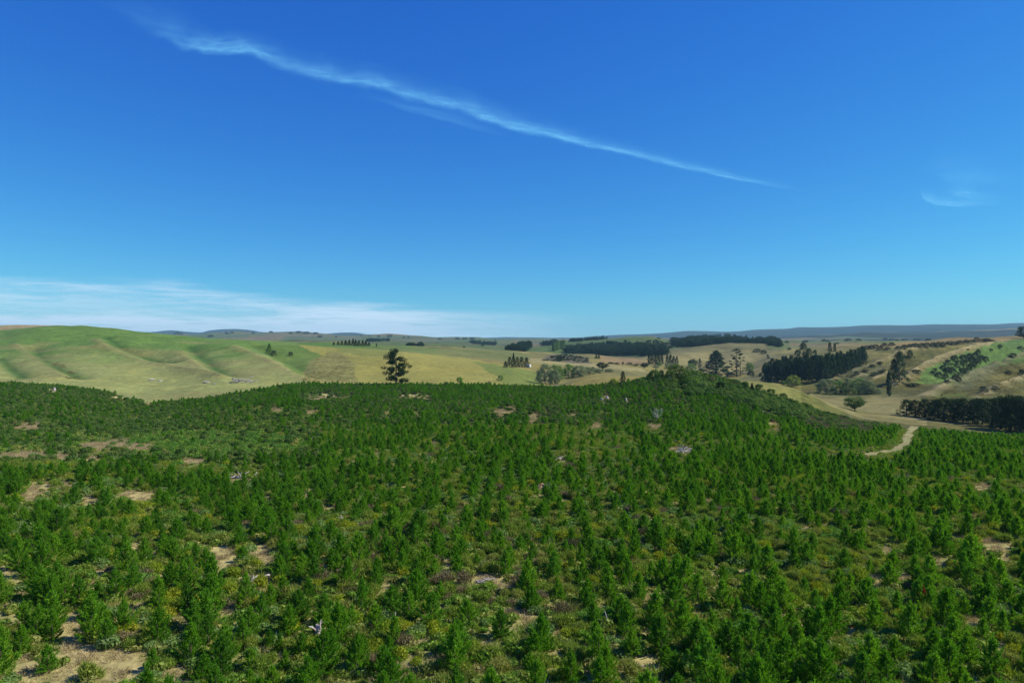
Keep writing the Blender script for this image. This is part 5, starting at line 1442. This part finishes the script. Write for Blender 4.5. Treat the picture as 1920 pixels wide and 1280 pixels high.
def streak(name, label, line, dens, nu=420, nv=70, seed=0, alt=8000.0):
    L_ = np.array(line, float)
    s = np.linspace(0, len(L_) - 1, nu)
    cu, cp, w, k = [np.interp(s, np.arange(len(L_)), L_[:, j]) for j in range(4)]; w = w * .82
    for a_ in (cu, cp, w):
        for _ in range(10): a_[1:-1] = (a_[:-2] + 2 * a_[1:-1] + a_[2:]) / 4
    du_, dp_ = np.gradient(cu), np.gradient(cp)
    ll = np.hypot(du_, dp_); nx, ny = -dp_ / ll, du_ / ll           # across the streak, pointing down in the picture
    vv = np.linspace(-3.2, 2.2, nv)
    U = cu[:, None] + nx[:, None] * w[:, None] * vv[None]
    P = cp[:, None] + ny[:, None] * w[:, None] * vv[None]
    P = np.minimum(P, 600)
    along = np.cumsum(ll)[:, None] + 0 * P
    wob = (fbm(along / 70, along * 0 + seed, 3, seed) - .5) * .8 + (fbm(along / 22, vv[None] * .8 + 0 * along, 3, seed + 5) - .5) * .7
    v = vv[None] + wob
    prof = np.where(v < 0, np.exp(-(np.abs(v) / 1.15) ** 1.4), np.exp(-(v / .5) ** 2))
    fib = fbm((along + 34 * vv[None]) / 26, vv[None] * 2.2 + along / 160, 4, seed + 9)
    fib2 = fbm((along + 20 * vv[None]) / 9, vv[None] * 4 + along / 90, 3, seed + 14)
    A = prof * (.3 + 1.1 * fib) * (.85 + .3 * fib2) * k[:, None] * dens
    A *= smooth(0, 1, (vv[None] + 3.2) * 2) * smooth(0, 1, (2.2 - vv[None]) * 2) * smooth(0, 20, s * 12)[:, None] * smooth(0, 25, (s[-1] - s) * 12)[:, None]
    G = np.zeros(U.shape + (3,))
    d = (alt - EYE) * F / (CY - P)
    G[..., 0] = (U - CX) / F * d; G[..., 1] = d; G[..., 2] = alt
    cloud_sheet(name, label, G, np.clip(A, 0, .9), M_CLOUD)
streak("cirrus_streak", "long thin cirrus streak slanting across the blue sky",
       [(130, -30, 36, .05), (235, 20, 34, .14), (300, 58, 30, .26), (350, 86, 22, .6), (400, 92, 15, 1.15), (470, 94, 16, 1.05), (540, 122, 17, .75), (620, 143, 17, .8), (700, 156, 17, .85), (780, 182, 17, .85), (860, 203, 17, .9),
        (940, 227, 15, 1.1), (1030, 251, 12, 1.1), (1110, 271, 10, 1.05), (1200, 292, 8, .9), (1300, 315, 8, .8), (1380, 334, 6, .75), (1470, 351, 5, .5), (1520, 362, 5, .3)], .48, seed=3)
streak("cirrus_wisp", "faint cirrus wisp just below the long streak", [(640, 172, 10, .3), (740, 196, 10, .6), (830, 220, 12, .8), (920, 246, 9, .6), (990, 262, 7, .2)], .22, 180, 40, 21)
streak("cirrus_wisp", "small hooked cirrus wisp on the right", [(1724, 350, 9, .4), (1733, 370, 8, 1), (1754, 381, 8, 1), (1795, 385, 8, .7), (1850, 383, 10, .5), (1905, 378, 10, .3)], .62, 120, 40, 33)
streak("cirrus_wisp", "feathery faint cirrus on the right, above the hooked one", [(1745, 364, 12, .5), (1800, 366, 15, .9), (1850, 372, 10, .6), (1905, 380, 10, .4)], .65, 120, 40, 41)
streak("cirrus_wisp", "very faint veil high on the right", [(1700, 300, 26, .3), (1780, 330, 30, .7), (1860, 342, 26, .6), (1960, 350, 26, .3)], .32, 140, 40, 47)
streak("cirrus_wisp", "faint dash of cirrus right of the streak's end", [(1560, 378, 5, .3), (1600, 375, 5, .8), (1640, 372, 4, .3)], .16, 80, 30, 52)
# low bank of thin cloud over the left horizon, sinking with the distance
bu, bp = np.linspace(-420, 1180, 420), np.linspace(498, 634, 120)
BU, BP = np.meshgrid(bu, bp, indexing="ij")
f = (BP - 498) / 136
dist = 42000 + 90000 * f
G = np.stack([(BU - CX) / F * dist, dist, EYE - (BP - CY) / F * dist], -1)
topl = np.interp(BU, [-420, 0, 160, 320, 420, 520, 700, 930, 1050, 1180], [520, 522, 520, 527, 541, 554, 570, 588, 596, 604])
nz = fbm(BU / 190 + BP / 40, BP / 13 - BU / 260, 4, 71); nz2 = fbm(BU / 60 + BP / 18, BP / 5 - BU / 90, 3, 78)
up1 = smooth(-8, 26, BP - topl + 26 * (nz - .5))
body = up1 * (.16 + .62 * nz * smooth(.25, .6, nz2 * .5 + nz * .5)) * (1 - .45 * smooth(14, 60, BP - topl) * (1 - smooth(584, 600, BP)))
lowb = smooth(574, 606, BP + 16 * (nz - .5)) * .34 * (.7 + .6 * nz2)
A = 1.05 * np.clip(body * (1 - smooth(700, 960, BU) * .85) + lowb * (1 - smooth(880, 1120, BU)), 0, .85)
A *= smooth(-420, -250, BU) * (1 - smooth(1020, 1170, BU))
cloud_sheet("cloud_bank", "pale thin cloud bank low over the left horizon", G, A, M_BANK)
# ------------------------------------------------------------------ air
def box_mesh(name, lo, hi, mat):
    V = np.array([(x, y, z) for z in (lo[2], hi[2]) for y in (lo[1], hi[1]) for x in (lo[0], hi[0])], float)
    Fc = np.array([(0, 2, 3, 1), (4, 5, 7, 6), (0, 1, 5, 4), (2, 6, 7, 3), (0, 4, 6, 2), (1, 3, 7, 5)])
    return mesh_idx(name, V, Fc, [mat], False)
hm, N, L = new_mat("haze_air")
o_ = N.new("ShaderNodeOutputMaterial"); pv = N.new("ShaderNodeVolumePrincipled")
pv.inputs["Color"].default_value = (.46, .82, 1.0, 1)
pv.inputs["Density"].default_value = HAZE
pv.inputs["Anisotropy"].default_value = 0.0
L.new(pv.outputs[0], o_.inputs["Volume"])
tag(obj("haze", box_mesh("haze", (-24000, -300, float(Z.min()) - 1.5), (24000, 16400, float(Z.max()) + 6), hm)), "thin blue haze over the far hills", kind="stuff")
